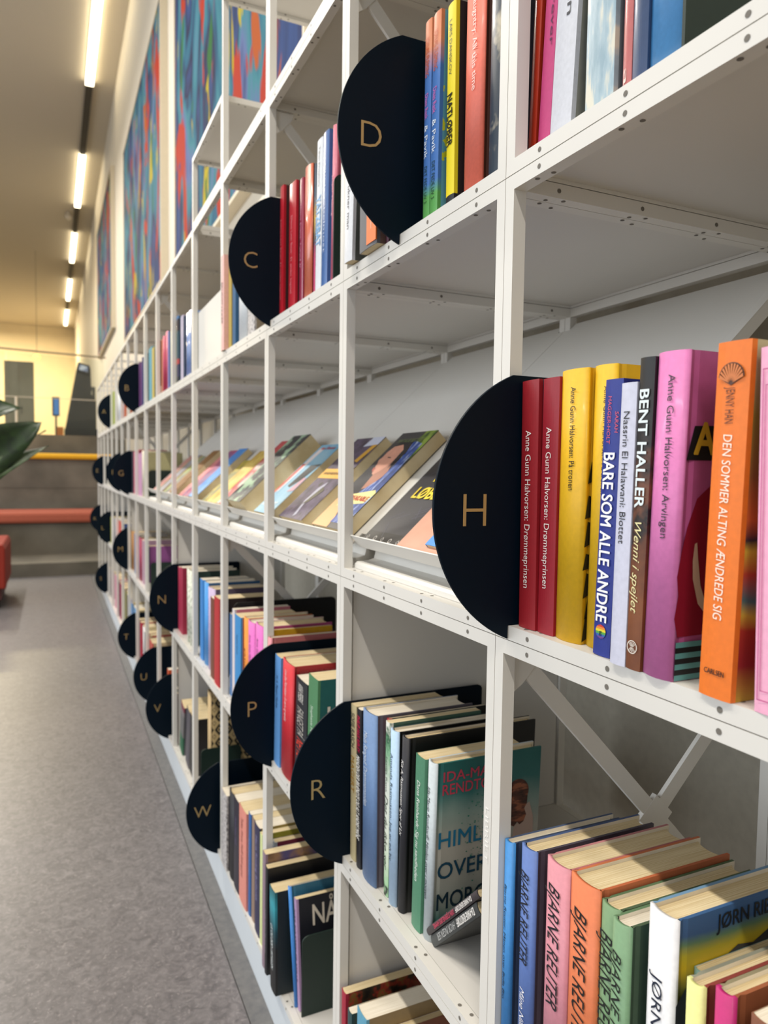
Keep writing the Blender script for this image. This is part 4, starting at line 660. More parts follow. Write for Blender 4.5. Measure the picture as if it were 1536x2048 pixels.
def patch(name, book, pts, hw, m, off=.0004):
    """printed shape on the near cover, points in metres (depth, height)"""
    bm = bmesh.new(); bm.faces.new([bm.verts.new((x, -hw - off, z)) for x, z in pts]); return obj(name, bm, m, book)
def spatch(name, book, pts, m, x=-.0004):
    """printed shape on the spine, points in metres (across from the middle, height)"""
    bm = bmesh.new(); bm.faces.new([bm.verts.new((x, -y, z)) for y, z in pts]); return obj(name, bm, m, book)
def arc(cx, cz, r, a0, a1, n=14): return [(cx + r * math.cos(a0 + (a1 - a0) * i / n), cz + r * math.sin(a0 + (a1 - a0) * i / n)) for i in range(n + 1)]
def make_book(row, kind, group, label, col, s, yf, th, h, d, lean, e):
    hc = kind == 'hc'; gl = e.get('gl')
    if e.get('tint'): col = tuple(min(1.0, v * e['tint']) for v in lin(col)[:3])
    bm, bt, bulge = cover_bm(h, th, d, hc)
    nm = cover_pattern(e.get('art'), e.get('n') or col)
    fm = mat(e['f'], .5) if e.get('f') else (mat(e['n'], .5) if e.get('n') else mat(col, .55))
    o = obj('book', bm, [spine_pattern(e.get('sp'), col, gl), nm, fm, PAGEW])
    tag(o, label, 'book', group)
    pm = mat(e['pg'], .8) if e.get('pg') else (PAGES if (sum(map(ord, label)) % 3) else PAGEW)
    obj('page_block', pages_bm(h, th, d, bt, bulge, hc), pm, o)
    ph = math.radians(lean); hw = th / 2
    o.rotation_euler = (ph, 0, 0)
    yc = yf - hw * math.cos(ph) if lean >= 0 else yf - hw * math.cos(ph)
    o.location = (s, yc, ROWZ[row] + T + .0006 + hw * abs(math.sin(ph)))
    # lettering
    for tx in e.get('tx', ()):
        st, c, u0, u1, hf = tx[:5]; op = tx[5] if len(tx) > 5 else {}
        v = op.get('v', 0) * th; cap = hf * th * op.get('cap', 1)
        if not (st.isupper()): cap *= .78
        edge = max(0, abs(v) - cap / 2); bx = bulge * (edge / hw) ** 2
        lettering('spine_title', st, (bx - .0004, -v, h * (1 - u0)), (0, 0, -1), (0, -1, 0), h * (u1 - u0), cap, mat(c, .5, var=0), o, bold=.022 if op.get('bold') else 0.0, shear=op.get('sh', 0))
    for st, c, x0, x1, cf, zf in e.get('cx', ()):
        lettering('cover_title', st, (x0 * d, -hw - .0005, h * (1 - zf) - cf * h / 2), (1, 0, 0), (0, 0, 1), (x1 - x0) * d, cf * h, mat(c, .5, var=0), o, bold=.012)
    if e.get('foot'):
        st, c = e['foot']; cap = .0032 if len(st) > 2 else .006
        ln = th * .62 if len(st) > 2 else .004
        lettering('spine_imprint', st, (-.0004, ln / 2, h * .075), (0, -1, 0), (0, 0, 1), ln, cap, mat(c, .5, var=0), o, bold=.01)
    bd = e.get('badge')
    if bd == 'shell':
        cz = h * .905; R = .0088; dk = mat('#4a2410', .5, var=0)
        spatch('spine_emblem', o, [(0, cz - .0055)] + arc(0, cz - .001, R, PI * .02, PI * .98), dk)
        lt = mat('#c9743a', .5, var=0); bm = bmesh.new()
        for i in range(11):
            a = PI * (.06 + .88 * i / 10); w_ = .0032 * .5
            p = [(.0012 * math.cos(a), cz - .0042 + .0012 * math.sin(a)), (R * .93 * math.cos(a - w_ / R), cz - .001 + R * .93 * math.sin(a - w_ / R)), (R * .93 * math.cos(a + w_ / R), cz - .001 + R * .93 * math.sin(a + w_ / R))]
            bm.faces.new([bm.verts.new((-.0007, -x, z)) for x, z in p])
        obj('emblem_ribs', bm, lt, o)
    if bd == 'shellw':
        cz = h * .075; wm = mat('#e6ddd0', .5, var=0); bm = bmesh.new()
        def ring(r0, r1, a0, a1, n=20):
            for i in range(n):
                a, b = a0 + (a1 - a0) * i / n, a0 + (a1 - a0) * (i + 1) / n
                bm.faces.new([bm.verts.new((-.0005, -r * math.cos(q), cz + r * math.sin(q))) for r, q in ((r0, a), (r1, a), (r1, b), (r0, b))])
        ring(.0040, .0046, 0, 2 * PI)
        for sx in (-2, -1, 0, 1, 2):
            for sg in (1, -1):
                bm.faces.new([bm.verts.new((-.0005, -x, cz + sg * z)) for x, z in ((sx * .0005 - .0002, .0003), (sx * .0005 + .0002, .0003), (sx * .0015 + .0003, .0036 - abs(sx) * .0004), (sx * .0015 - .0003, .0036 - abs(sx) * .0004))])
        obj('spine_emblem', bm, wm, o)
    if bd == 'rainbow':
        cz = h * .09; R = .0052; cols = ['#c93a2c', '#e0882c', '#e2cf2c', '#4f9f46', '#2f5fa8', '#6a3a8a']; bm = bmesh.new()
        for i in range(6):
            z0, z1 = R - 2 * R * i / 6, R - 2 * R * (i + 1) / 6
            w0, w1 = math.sqrt(max(0, R * R - z0 * z0)), math.sqrt(max(0, R * R - z1 * z1)); wm = math.sqrt(max(0, R * R - ((z0 + z1) / 2) ** 2))
            p = [(-w0, z0), (-wm, (z0 + z1) / 2), (-w1, z1), (w1, z1), (wm, (z0 + z1) / 2), (w0, z0)]
            q = []
            for a in p:
                if not q or (abs(a[0] - q[-1][0]) + abs(a[1] - q[-1][1])) > 1e-6: q.append(a)
            if abs(q[0][0] - q[-1][0]) + abs(q[0][1] - q[-1][1]) < 1e-6: q.pop()
            bm.faces.new([bm.verts.new((-.0004, -x, cz + z)) for x, z in q]).material_index = i
        obj('spine_emblem', bm, [mat(c, .5, var=0) for c in cols], o)
        lettering('emblem_letter', 'g', (-.0007, .0014, cz), (0, -1, 0), (0, 0, 1), .0028, .0038, mat('#10131c', .5, var=0), o)
    art = e.get('art')
    if art == 'heir':
        cr = mat('#8f0f2c', .45, var=0); tl = mat('#5f9a9a', .45, var=0); bk = mat('#15141a', .45, var=0)
        patch('cover_figure', o, [(.006, .029), (.0025, .041), (.005, .056), (.003, .068), (.006, .085), (.0095, .1), (.0165, .118), (.03, .128), (.06, .13), (.08, .03)], hw, cr)
        patch('cover_arm', o, [(.0165, .089), (.0185, .09), (.020, .08), (.0235, .062), (.029, .05), (.03, .042), (.022, .05), (.0165, .066), (.0155, .078)], hw, mat('#d8b9a0', .5, var=0), .0007)
        for i in range(7): patch('cover_stripe', o, [(.0045, .0005 + i * .0036), (.09, .0005 + i * .0036), (.09, .0041 + i * .0036), (.0045, .0041 + i * .0036)], hw, tl if i % 2 == 0 else bk, .001)
        patch('title_shadow', o, [(.0055, .1425), (.011, .164), (.12, .168), (.12, .1425)], hw, bk)
        lettering('cover_title', 'ARVINGEN', (.0105, -hw - .0009, .1565), (1, 0, 0), (0, 0, 1), .128, .020, mat('#c9a02a', .5, var=0), o, bold=.03)
        lettering('cover_line', 'DRØMMEN', (.0278, -hw - .0005, .173), (1, 0, 0), (0, 0, 1), .05, .0075, bk, o, bold=.01)
    if art == 'streaks':
        bk = mat('#17140c', .45, var=0)
        for z0, z1, x0, x1 in ((.125, .138, .006, .016), (.098, .112, .004, .02), (.076, .092, .004, .014), (.058, .067, .003, .02), (.036, .052, .004, .012), (.02, .034, .006, .022), (.002, .018, .004, .012), (.07, .074, .014, .05), (.105, .11, .02, .05)):
            patch('cover_mark', o, [(x0, z0), (x1, z0 + .004), (x1 + .004, z1), (x0 + .003, z1 + .004)], hw, bk)
    if art == 'sunset':
        dk = mat('#2a2c34', .5, var=0)
        patch('cover_mountain', o, [(.004, .186), (.012, .196), (.016, .1955), (.022, .203), (.03, .199), (.045, .207), (.06, .2135), (.075, .211), (.095, .219), (.11, .214), (.125, .2225), (d - .004, .219), (d - .004, .10), (.004, .10)], hw, dk)
    if art == 'storm':
        hair = ramp_mat([(0.35, '#2a1712'), (.5, '#5a2f22'), (.62, '#9a5a3c')], 'n', nscale=60, stretch=(1, 1, 3))
        patch('cover_figure', o, arc(.1135, .158, .0155, PI * 1.12, -PI * .12, 18) + [(.1275, .142), (.124, .136), (.127, .128), (.1235, .120), (.118, .117), (.1145, .121), (.110, .116), (.1045, .119), (.101, .127), (.105, .134), (.100, .143)], hw, hair)
        patch('cover_neck', o, [(.117, .135), (.131, .143), (.137, .125), (.139, .08), (.105, .08), (.11, .115), (.12, .125)], hw, mat('#b59a8c', .5, var=0), .0003)
        gm = mat('#2f7a66', .5, var=0); bm = bmesh.new(); rnd = random.Random(3)
        for i in range(230):
            x = min(.1, max(.02, rnd.gauss(.075, .018))); z = rnd.gauss(.135 if i % 2 else .105, .024); r_ = rnd.uniform(.0003, .0011)
            bm.faces.new([bm.verts.new((x + r_ * math.cos(a) * 1.3, -hw - .00055, z + r_ * math.sin(a))) for a in (0, 1.2, 2.3, 3.6, 5)])
        obj('cover_flecks', bm, gm, o)
    if e.get('frame'):
        fmx = mat(e['frame'], .5, var=0); q = .0016; bm = bmesh.new()
        for ins, w_ in ((.0024, .0005), (.0042, .0004)):
            y0, y1, z0, z1 = -hw + ins, hw - ins, ins * 3, h - ins * 5
            for a in ((y0, z0, y0 + w_, z1), (y1 - w_, z0, y1, z1), (y0, z0, y1, z0 + w_), (y0, z1 - w_, y1, z1)):
                bm.faces.new([bm.verts.new((-.0003, y, z)) for y, z in ((a[0], a[1]), (a[2], a[1]), (a[2], a[3]), (a[0], a[3]))])
        obj('spine_frame', bm, fmx, o)
    if e.get('sp') == 'orangelabel':
        bm = bmesh.new(); box(bm, (-.0006, -hw - .0004, .004), (.001, hw * .05, h * .95)); obj('spine_label', bm, mat('#e8742a', .5), o)
        wmat = mat('#f0dfc8', .5, var=0); bm = bmesh.new(); n = 18
        for i in range(n):
            a, b = PI * .15 + 1.7 * PI * i / n, PI * .15 + 1.7 * PI * (i + 1) / n
            bm.faces.new([bm.verts.new((-.0009, -th * .25 + r_ * math.cos(q), .05 + r_ * math.sin(q) * 1.2)) for r_, q in ((.0048, a), (.0058, a), (.0058, b), (.0048, b))])
        for z0, z1 in ((.02, .056),): bm.faces.new([bm.verts.new((-.0009, y, z)) for y, z in ((-th * .25 - .0005, z0), (-th * .25 + .0005, z0), (-th * .25 + .0005, z1), (-th * .25 - .0005, z1))])
        obj('label_emblem', bm, wmat, o)
    return o
for b in BOOKS: make_book(*b)
# two small dark paperbacks leaning at forty-five degrees beside the storm cover book
for yn, th, h, c, lab, txs in (
        (.6935, .0078, .145, '#3a3336', 'upper of two small dark paperbacks leaning over beside the storm cover book', [('IDA-MARIE RENDTORFF', '#e6e2de', .1, .4, .62, dict(bold=1)), ('DEN STJERNELØSE HIMMEL', '#c2455f', .43, .85, .6, dict(bold=1))]),
        (.684, .0122, .131, '#3d4040', 'lower of two small dark paperbacks leaning over beside the storm cover book', [('IDA-MARIE RENDTORFF', '#efece8', .06, .42, .6, dict(bold=1)), ('HVOR INGEN SER', '#b9bab8', .46, .85, .6, dict(sh=.3))])):
    ph = math.radians(45.3)
    make_book('c', 'pb', 'pair of leaning paperbacks', lab, c, .022, yn + th * math.cos(ph), th, h, .108, 45.3, dict(tx=txs, n='#4a4a48', f='#2c2a2c'))
for o in C.objects:
    if o.get('group') == 'pair of leaning paperbacks' and o['label'].startswith('upper'): o.location.z += .0086; o.location.x -= .002
# ------------------------------------------------------------------ books lying on the display racks
def rack_book(k, yf, yn, u0, ln, th, cm, label, pages=PAGES, off=.0006, row='b', extra=None):
    w = yf - yn; bm = bmesh.new(); c = .0006
    # local frame: x = up the slope, y = across, z = off the slope; cover wraps the far edge
    for z0, z1, mi in ((0, c, 1), (th - c, th, 0)): box(bm, (0, -w / 2, z0), (ln, w / 2, z1), mi)
    box(bm, (0, w / 2 - c, c), (ln, w / 2, th - c), 1)
    o = obj('book', bm, [cm, cm]); tag(o, label, 'book', 'books face out on the sloped racks')
    bm = bmesh.new(); box(bm, (.0006, -w / 2 + .0005, c + .0001), (ln - .0006, w / 2 - c - .0001, th - c - .0001)); obj('page_block', bm, pages, o)
    org = Vector((0.023, 0, 0.043)) + SU * u0 + SN * off
    Mx = Matrix((SU, Vector((0, 1, 0)), SN)).transposed().to_4x4(); Mx.translation = (org.x, (yf + yn) / 2, org.z + ROWZ[row] + .0004); o.matrix_world = Mx
    if extra: extra(o, w, ln, th)
    return o
def rl(o, name, st, c, xf, yc, ln, cap, w, th, L, bold=.02, shear=0):
    """letters on the cover: reading across from the far edge to the near edge"""
    lettering(name, st, (xf * L, w / 2 - yc * w, th + .0010), (0, -1, 0), (1, 0, 0), ln * w, cap, mat(c, .5, var=0), o, bold=bold, shear=shear)
def cpoly(o, name, pts, w, th, L, c, z=.0004, m=None):
    bm = bmesh.new(); bm.faces.new([bm.verts.new((x * L, w / 2 - y * w, th + z)) for x, y in pts]); return obj(name, bm, m or mat(c, .45, var=0), o)
PHONE = mat('#25242b', .35, coat=.3)
def x_phone(o, w, L, th):
    cpoly(o, 'cover_footer', [(0, 0), (0, 1), (.12, 1), (.12, 0)], w, th, L, '#1d1a18', .0002)
    rl(o, 'cover_title', 'NAT', '#e3c818', .66, .38, .5, .019, w, th, L, .03); rl(o, 'cover_title', 'LØBER', '#e3c818', .50, .22, .72, .021, w, th, L, .03)
    for i, y in enumerate((.1, .29, .48, .67, .86)):
        bm = bmesh.new(); R = .0038; n = 12 if i % 2 else 4
        for j in range(n):
            a, b = 2 * PI * j / n, 2 * PI * (j + 1) / n
            bm.faces.new([bm.verts.new((.06 * L + r_ * math.cos(q), w / 2 - y * w + r_ * math.sin(q), th + .0005)) for r_, q in ((R * .72, a), (R, a), (R, b), (R * .72, b))])
        obj('cover_icon', bm, mat('#cfcac4', .5, var=0), o)
    rnd = random.Random(5); bm = bmesh.new()
    for i in range(16):
        x0, y0 = rnd.uniform(.16, .95), rnd.uniform(.02, .7); a = rnd.choice((.35, -.9, .5)); l_ = rnd.uniform(.2, .3)
        p = Vector((x0 * L, w / 2 - y0 * w)); q = p + Vector((math.sin(a) * l_ * L * .7, -math.cos(a) * l_ * w)); s = (q - p).normalized(); s = Vector((-s.y, s.x)) * .0004
        bm.faces.new([bm.verts.new((v.x, v.y, th + .0003)) for v in (p - s, p + s, q + s, q - s)])
    obj('cover_map_lines', bm, mat('#5a5868', .5, var=0), o)
def x_face(o, w, L, th):
    sk = mat('#c98f78', .5, var=.1, vs=60)
    cpoly(o, 'cover_foliage', [(.72, .62), (1, .7), (1, 1), (.7, 1)], w, th, L, '', .0003, ramp_mat([(.35, '#2f4a1c'), (.6, '#8aa03a')], 'n', nscale=60))
    cpoly(o, 'cover_face', [(.84, .18), (.86, .4), (.8, .55), (.68, .58), (.58, .5), (.53, .38), (.545, .3), (.57, .27), (.6, .25), (.615, .2), (.65, .17), (.69, .1), (.72, .13), (.78, .12)], w, th, L, '', .0004, sk)
    cpoly(o, 'cover_lips', [(.575, .27), (.6, .25), (.61, .19), (.585, .2), (.56, .26)], w, th, L, '#b5564a', .0006)
    cpoly(o, 'cover_eye', [(.725, .3), (.72, .4), (.71, .42), (.715, .3)], w, th, L, '#2a1a1a', .0006)
    cpoly(o, 'cover_hair', [(.84, .18), (.92, .3), (.9, .6), (.76, .72), (.6, .62), (.68, .58), (.8, .55), (.86, .4)], w, th, L, '#17131a', .0005)
    cpoly(o, 'cover_neck', [(.58, .5), (.68, .58), (.55, .75), (.4, .6), (.38, .45), (.53, .38)], w, th, L, '#a8745f', .0003)
    cpoly(o, 'cover_shirt', [(.9, .62), (.86, .92), (.5, .98), (.2, 1), (.05, 1), (.05, .5), (.36, .5), (.5, .72), (.7, .72)], w, th, L, '', .00035, ramp_mat([(.35, '#1f2c5a'), (.55, '#2f4f9a'), (.7, '#c9d2de')], 'n', nscale=30, stretch=(1, 3, 1)))
    cpoly(o, 'title_plate', [(.31, .2), (.38, .92), (.35, 1), (.25, .93), (.2, .2)], w, th, L, '#e9d98a', .0006)
    rl(o, 'cover_title', 'UNBREAKABLE', '#c23a2a', .29, .2, .75, .010, w, th, L, .02); rl(o, 'cover_author', 'NATALIE BECKER', '#6f7a52', .9, .15, .7, .008, w, th, L, .01)
    cpoly(o, 'cover_corner', [(0, 0), (.3, 0), (.3, .2), (.1, .5), (0, .55)], w, th, L, '#e8a56a', .0003)
def x_dark(o, w, L, th):
    cpoly(o, 'title_plate', [(.48, .0), (.6, .0), (.6, 1), (.48, 1)], w, th, L, '#e0a83a', .0004)
    rl(o, 'cover_title', 'SANDHEDENS TIME', '#6a4a1a', .54, .1, .8, .006, w, th, L, .01)
    cpoly(o, 'cover_figure', [(.02, .55), (.2, .42), (.36, .45), (.44, .6), (.36, .62), (.2, .5), (.05, .62)], w, th, L, '#a9a7b5', .0004)
    cpoly(o, 'cover_bird', [(.16, .45), (.38, .6), (.34, .75), (.2, .6)], w, th, L, '#4a4426', .0005)
    cpoly(o, 'cover_braid', [(.7, .75), (.9, .85), (.9, 1), (.68, .9)], w, th, L, '#c9962c', .0004); cpoly(o, 'cover_cloth', [(.88, .55), (1, .6), (1, 1), (.9, 1)], w, th, L, '#c3c6d6', .0004)
def x_hand(o, w, L, th):
    cpoly(o, 'cover_ray', [(.25, .0), (.3, .22), (.95, .35), (.95, .12)], w, th, L, '#dcd0d0', .0003); cpoly(o, 'cover_ray', [(.25, .0), (.27, .12), (.7, .2), (.7, .06)], w, th, L, '#c24a3a', .0005)
    cpoly(o, 'cover_shape', [(.38, .45), (.68, .55), (.7, 1), (.46, .8), (.36, .6)], w, th, L, '#2a2c2c', .0005); cpoly(o, 'cover_rose', [(.3, .7), (.5, .85), (.5, 1), (.32, 1)], w, th, L, '#c79aa8', .0006)
    rl(o, 'cover_title', 'Het i Flammer', '#c23a4a', .94, .2, .7, .008, w, th, L, .01); rl(o, 'cover_script', 'sommer', '#eef0ee', .14, .1, .75, .018, w, th, L, .0, .3)
RB = [
    (0, .787, .662, .012, mat('#c9937a', .5), 'peach covered book lying on the first display rack beside the phone cover', None, .0006, .195, .004),
    (0, .717, .592, .012, mat('#2f86d2', .45), 'small bright blue hardback lying on a peach book, first display rack', None, .0052, .15, .012),
    (0, .912, .792, .004, PHONE, 'dark phone screen style cover with yellow slanted title on the first display rack', x_phone, .0006, .2, .002),
    (1, 1.078, .957, .021, mat('#1c1c24', .4, coat=.3), 'thick paperback with woman in profile on its cover, second display rack', x_face, .0006, .215, .003),
    (1, 1.262, 1.134, .022, ramp_mat([(.35, '#3a2f3c'), (.6, '#5f5066'), (.7, '#3a3424')], 'n', nscale=40), 'thick dark purple paperback with yellow title band, second display rack', x_dark, .0006, .208, .004),
    (2, 1.445, 1.327, .020, ramp_mat([(.4, '#6fa6c4'), (.6, '#8fb6c9')], 'n', nscale=20), 'light blue paperback with black and white cover art, third display rack', x_hand, .0006, .2, .004),
    (2, 1.63, 1.505, .042, ramp_mat([(0, '#8fae8c'), (.42, '#9ab596'), (.5, '#34363a'), (.62, '#2a2c30')], 'n', nscale=24), 'very thick pale green and black paperback, third display rack', None, .0006, .215, .003),
    (3, 1.81, 1.709, .020, ramp_mat([(.3, '#a3283c'), (.5, '#c24a4a'), (.62, '#d2c2b5')], 'n', nscale=24), 'thick red paperback with black top, fourth display rack', None, .0006, .23, .003),
    (3, 1.955, 1.838, .016, ramp_mat([(.35, '#b5913a'), (.6, '#d9bd5f')], 'n', nscale=24), 'golden yellow paperback beside the red one, fourth display rack', None, .0006, .2, .004),
    (3, 2.055, 1.965, .010, ramp_mat([(.35, '#c9b02c'), (.6, '#7a7a4a')], 'n', nscale=30), 'olive and yellow paperback, last one on the fourth display rack', None, .0006, .17, .004),
    (4, 2.21, 2.10, .022, ramp_mat([(.45, '#2f80cc'), (.65, '#5a9fdc')], 'n', nscale=24), 'bright blue thick paperback on the fifth display rack', None, .0006, .21, .004),
    (4, 2.345, 2.235, .018, ramp_mat([(.4, '#b53a5c'), (.6, '#7a4f80')], 'n', nscale=18), 'pink and purple paperback on the fifth display rack', None, .0006, .21, .004),
    (4, 2.44, 2.36, .014, ramp_mat([(.4, '#c25a68'), (.6, '#d98a8a')], 'n', nscale=18), 'rose paperback, last one on the fifth display rack', None, .0006, .19, .004),
    (5, 2.60, 2.49, .024, mat('#8a5f2c', .6), 'thick caramel brown paperback on the sixth display rack', None, .0006, .21, .004),
    (5, 2.73, 2.62, .010, ramp_mat([(.4, '#c9a07f'), (.6, '#a9b0b4')], 'n', nscale=18), 'thin apricot and silver paperback on the sixth display rack', None, .0006, .21, .004),
    (5, 2.825, 2.745, .010, ramp_mat([(.4, '#a3b04a'), (.6, '#8a8a80')], 'n', nscale=18), 'lime green paperback, last one on the sixth display rack', None, .0006, .2, .004),
    (6, 2.98, 2.87, .010, ramp_mat([(.4, '#77727a'), (.6, '#9a98a2')], 'n', nscale=18), 'grey lilac paperback on the seventh display rack', None, .0006, .21, .004),
    (6, 3.12, 3.01, .010, ramp_mat([(.4, '#8a6a6a'), (.6, '#c98a80')], 'n', nscale=18), 'dusty coral paperback, farthest one on the seventh display rack', None, .0006, .21, .004),
]
for k, yf, yn, th, cm, lab, ex, off, ln, u0 in RB:
    rack_book(k, yf, yn, u0, ln, th, cm, lab, off=off, extra=(lambda o, w, L, t, ex=ex: ex(o, w, L, t)) if ex else None)
# raised word on the white post beside the storm cover book
for o in C.objects:
    if o.get('label') == 'white steel shelf cube, second tier from the floor, bay just past letter H':
        lettering('raised_lettering', 'LIBRIET', (-.0004, .0062, .238), (0, 0, -1), (0, -1, 0), .052, .0052, mat('#f2f0ea', .3, var=0), o, bold=0)
# ------------------------------------------------------------------ wall paintings
def painting_mat(seed):
    m = bpy.data.materials.new('abstract_painting'); m.use_nodes = True; nt = m.node_tree; b = nt.nodes['Principled BSDF']; b.inputs['Roughness'].default_value = .7; b.inputs['Specular IOR Level'].default_value = .08
    tc = nt.nodes.new('ShaderNodeTexCoord')
    def layer(scale, st, off, dis):
        mp = nt.nodes.new('ShaderNodeMapping'); mp.inputs['Scale'].default_value = st; mp.inputs['Location'].default_value = (0, off, off * 1.7); nt.links.new(tc.outputs['Object'], mp.inputs['Vector'])
        n = nt.nodes.new('ShaderNodeTexNoise'); n.inputs['Scale'].default_value = scale; n.inputs['Detail'].default_value = 3; n.inputs['Distortion'].default_value = dis; nt.links.new(mp.outputs[0], n.inputs['Vector']); return n
    n1 = layer(2.0, (1, .75, .35), seed, 1.0)
    r = nt.nodes.new('ShaderNodeValToRGB'); cr = r.color_ramp
    st = [(.30, '#16254a'), (.40, '#2a4272'), (.46, '#1c1b3a'), (.50, '#1d5470'), (.56, '#34747f'), (.62, '#55648f'), (.70, '#1c2a55')]
    while len(cr.elements) < len(st): cr.elements.new(.5)
    for e, (p, c) in zip(cr.elements, st): e.position = p; e.color = lin(c)
    nt.links.new(n1.outputs['Fac'], r.inputs['Fac'])
    cur = r.outputs['Color']
    for sc, stt, off, th, col in ((2.4, (1, 1.2, .45), seed + 5, .585, '#a02a14'), (3.0, (1, 1.5, .5), seed + 11, .645, '#a89612'), (2.6, (1, 1.2, .5), seed + 17, .66, '#255f2a'), (2.6, (1, 1.6, .4), seed + 23, .67, '#a04a14')):
        n = layer(sc, stt, off, .8); q = nt.nodes.new('ShaderNodeValToRGB'); q.color_ramp.elements[0].position = th - .012; q.color_ramp.elements[1].position = th + .012
        q.color_ramp.elements[0].color = (0, 0, 0, 1); q.color_ramp.elements[1].color = (1, 1, 1, 1); nt.links.new(n.outputs['Fac'], q.inputs['Fac'])
        mx = nt.nodes.new('ShaderNodeMixRGB'); nt.links.new(q.outputs['Color'], mx.inputs['Fac']); nt.links.new(cur, mx.inputs['Color1']); mx.inputs['Color2'].default_value = lin(col); cur = mx.outputs['Color']
    nt.links.new(cur, b.inputs['Base Color']); return m
FRAME = mat('#d2c6ae', .6, var=.02)
for lab, y0, y1, z0, z1, seed in (('large abstract painting in blue, red and yellow behind the top shelves, nearest one', 2.45, 5.33, 2.31, 4.9, 3.0),
                                  ('large abstract painting with red and orange streaks, middle one of three', 6.02, 9.2, 2.5, 4.70, 9.3),
                                  ('teal and green abstract painting high on the wall, farthest one of three', 11.15, 14.55, 3.02, 5.28, 15.1)):
    t = empty('wall_painting', (.5, (y0 + y1) / 2, z0), lab, 'painting', 'abstract wall paintings')
    bm = bmesh.new(); a, c, h = -(y1 - y0) / 2, (y1 - y0) / 2, z1 - z0; box(bm, (-.05, a + .02, .02), (-.004, c - .02, h - .02)); obj('canvas', bm, painting_mat(seed), t)
    bm = bmesh.new(); f = .02
    for p, q in (((a, 0), (a + f, h)), ((c - f, 0), (c, h)), ((a + f, 0), (c - f, f)), ((a + f, h - f), (c - f, h))): box(bm, (-.06, p[0], p[1]), (-.001, q[0], q[1]))
    obj('picture_frame', bm, FRAME, t)
# ------------------------------------------------------------------ ceiling strip lights
STRIP = bpy.data.materials.new('strip_glow'); STRIP.use_nodes = True; sb = STRIP.node_tree.nodes['Principled BSDF']
sb.inputs['Base Color'].default_value = (1, .95, .8, 1); sb.inputs['Emission Color'].default_value = (1, .86, .58, 1); sb.inputs['Emission Strength'].default_value = 5.5
DARKCH = mat('#3a3630', .7, var=0)
segs = [(-1.0, 1.6, 'ceiling strip light overhead, out past the near end of its line'), (8.1, 10.97, 'glowing ceiling strip light, nearest in the photo'), (13.46, 16.1, 'glowing ceiling strip light, second nearest'), (17.95, 20.46, 'glowing ceiling strip light, third nearest'), (22.37, 25.15, 'glowing ceiling strip light, second farthest'), (26.75, 29.6, 'glowing ceiling strip light by the far wall')]
for y0, y1, lab in segs[1:]:
    t = empty('ceiling_strip_light', (.17, (y0 + y1) / 2, 6.285), lab, 'ceiling light', 'ceiling strip lights')
    bm = bmesh.new(); box(bm, (-.052, -(y1 - y0) / 2, -.07), (.052, (y1 - y0) / 2, -.012)); obj('diffuser', bm, STRIP, t)
    bm = bmesh.new(); box(bm, (-.056, -(y1 - y0) / 2 - .004, -.012), (.056, (y1 - y0) / 2 + .004, 0)); obj('housing', bm, DARKCH, t)
for i, (a, c) in enumerate(((10.98, 13.45), (16.12, 17.94), (20.48, 22.36), (25.17, 26.74))):
    bm = bmesh.new(); box(bm, (.125, a, 6.24), (.215, c, 6.285)); o = tag(obj('ceiling_channel', bm, DARKCH), ['dark ceiling channel between the nearest two strip lights', 'dark ceiling channel past the second strip light', 'dark ceiling channel past the third strip light', 'dark ceiling channel before the far strip light'][i], 'ceiling channel', 'dark ceiling channels')
bm = bmesh.new(); tube(bm, (.02, 16.67, 6.285), (.02, 16.67, 6.22), .05, 14); bmesh.ops.create_uvsphere(bm, u_segments=14, v_segments=8, radius=.07, matrix=Matrix.Translation((.02, 16.67, 6.19))); tag(obj('ceiling_sensor', bm, mat('#c9bfae', .4, var=0), smooth=True), 'small round white sensor on the ceiling beside the strip lights', 'sensor')
# ------------------------------------------------------------------ seating cushions
def cushion(label, y, z0, z1, m, x0, x1):
    bm = bmesh.new(); box(bm, (x0, y - .06, z0), (x1, y + .62, z1)); o = obj('bench_cushion', bm, m, bevel=.03); return tag(o, label, 'cushion', 'bench cushions on the steps')
cushion('coral red bench cushion on the lower concrete step', 8.2, .444, .557, mat('#a3523c', .8, var=.05), -2.6, .3)
cushion('yellow bench cushion on the upper concrete step', 9.0, 1.106, 1.172, mat('#dba51c', .8, var=.05), -2.6, .3)
bm = bmesh.new(); box(bm, (-2.8, 7.72, .1255), (-.91, 8.139, .44)); tag(obj('concrete_block', bm, mat('#a8a294', .8, var=.06, vs=3), bevel=.004), 'pale concrete block at the left end of the lower step', 'concrete block')
# ------------------------------------------------------------------ balustrade on the upper floor
t = empty('glass_balustrade', (0, 0, 1.412), 'glass balustrade with thin steel rail along the upper floor edge', 'railing')
bm = bmesh.new(); tube(bm, (-2.2, 9.82, 1.04), (.3, 10.22, 1.04), .012); obj('handrail', bm, mat('#9a907c', .35, metal=.6, var=0), t)
gm = bpy.data.materials.new('clear_glass'); gm.use_nodes = True; nt = gm.node_tree; nt.nodes.clear()
out = nt.nodes.new('ShaderNodeOutputMaterial'); mx = nt.nodes.new('ShaderNodeMixShader'); tr = nt.nodes.new('ShaderNodeBsdfTransparent'); gb = nt.nodes.new('ShaderNodeBsdfGlossy'); gb.inputs['Roughness'].default_value = .05; tr.inputs['Color'].default_value = (.93, .96, .94, 1); mx.inputs['Fac'].default_value = .02
nt.links.new(tr.outputs[0], mx.inputs[1]); nt.links.new(gb.outputs[0], mx.inputs[2]); nt.links.new(mx.outputs[0], out.inputs[0])
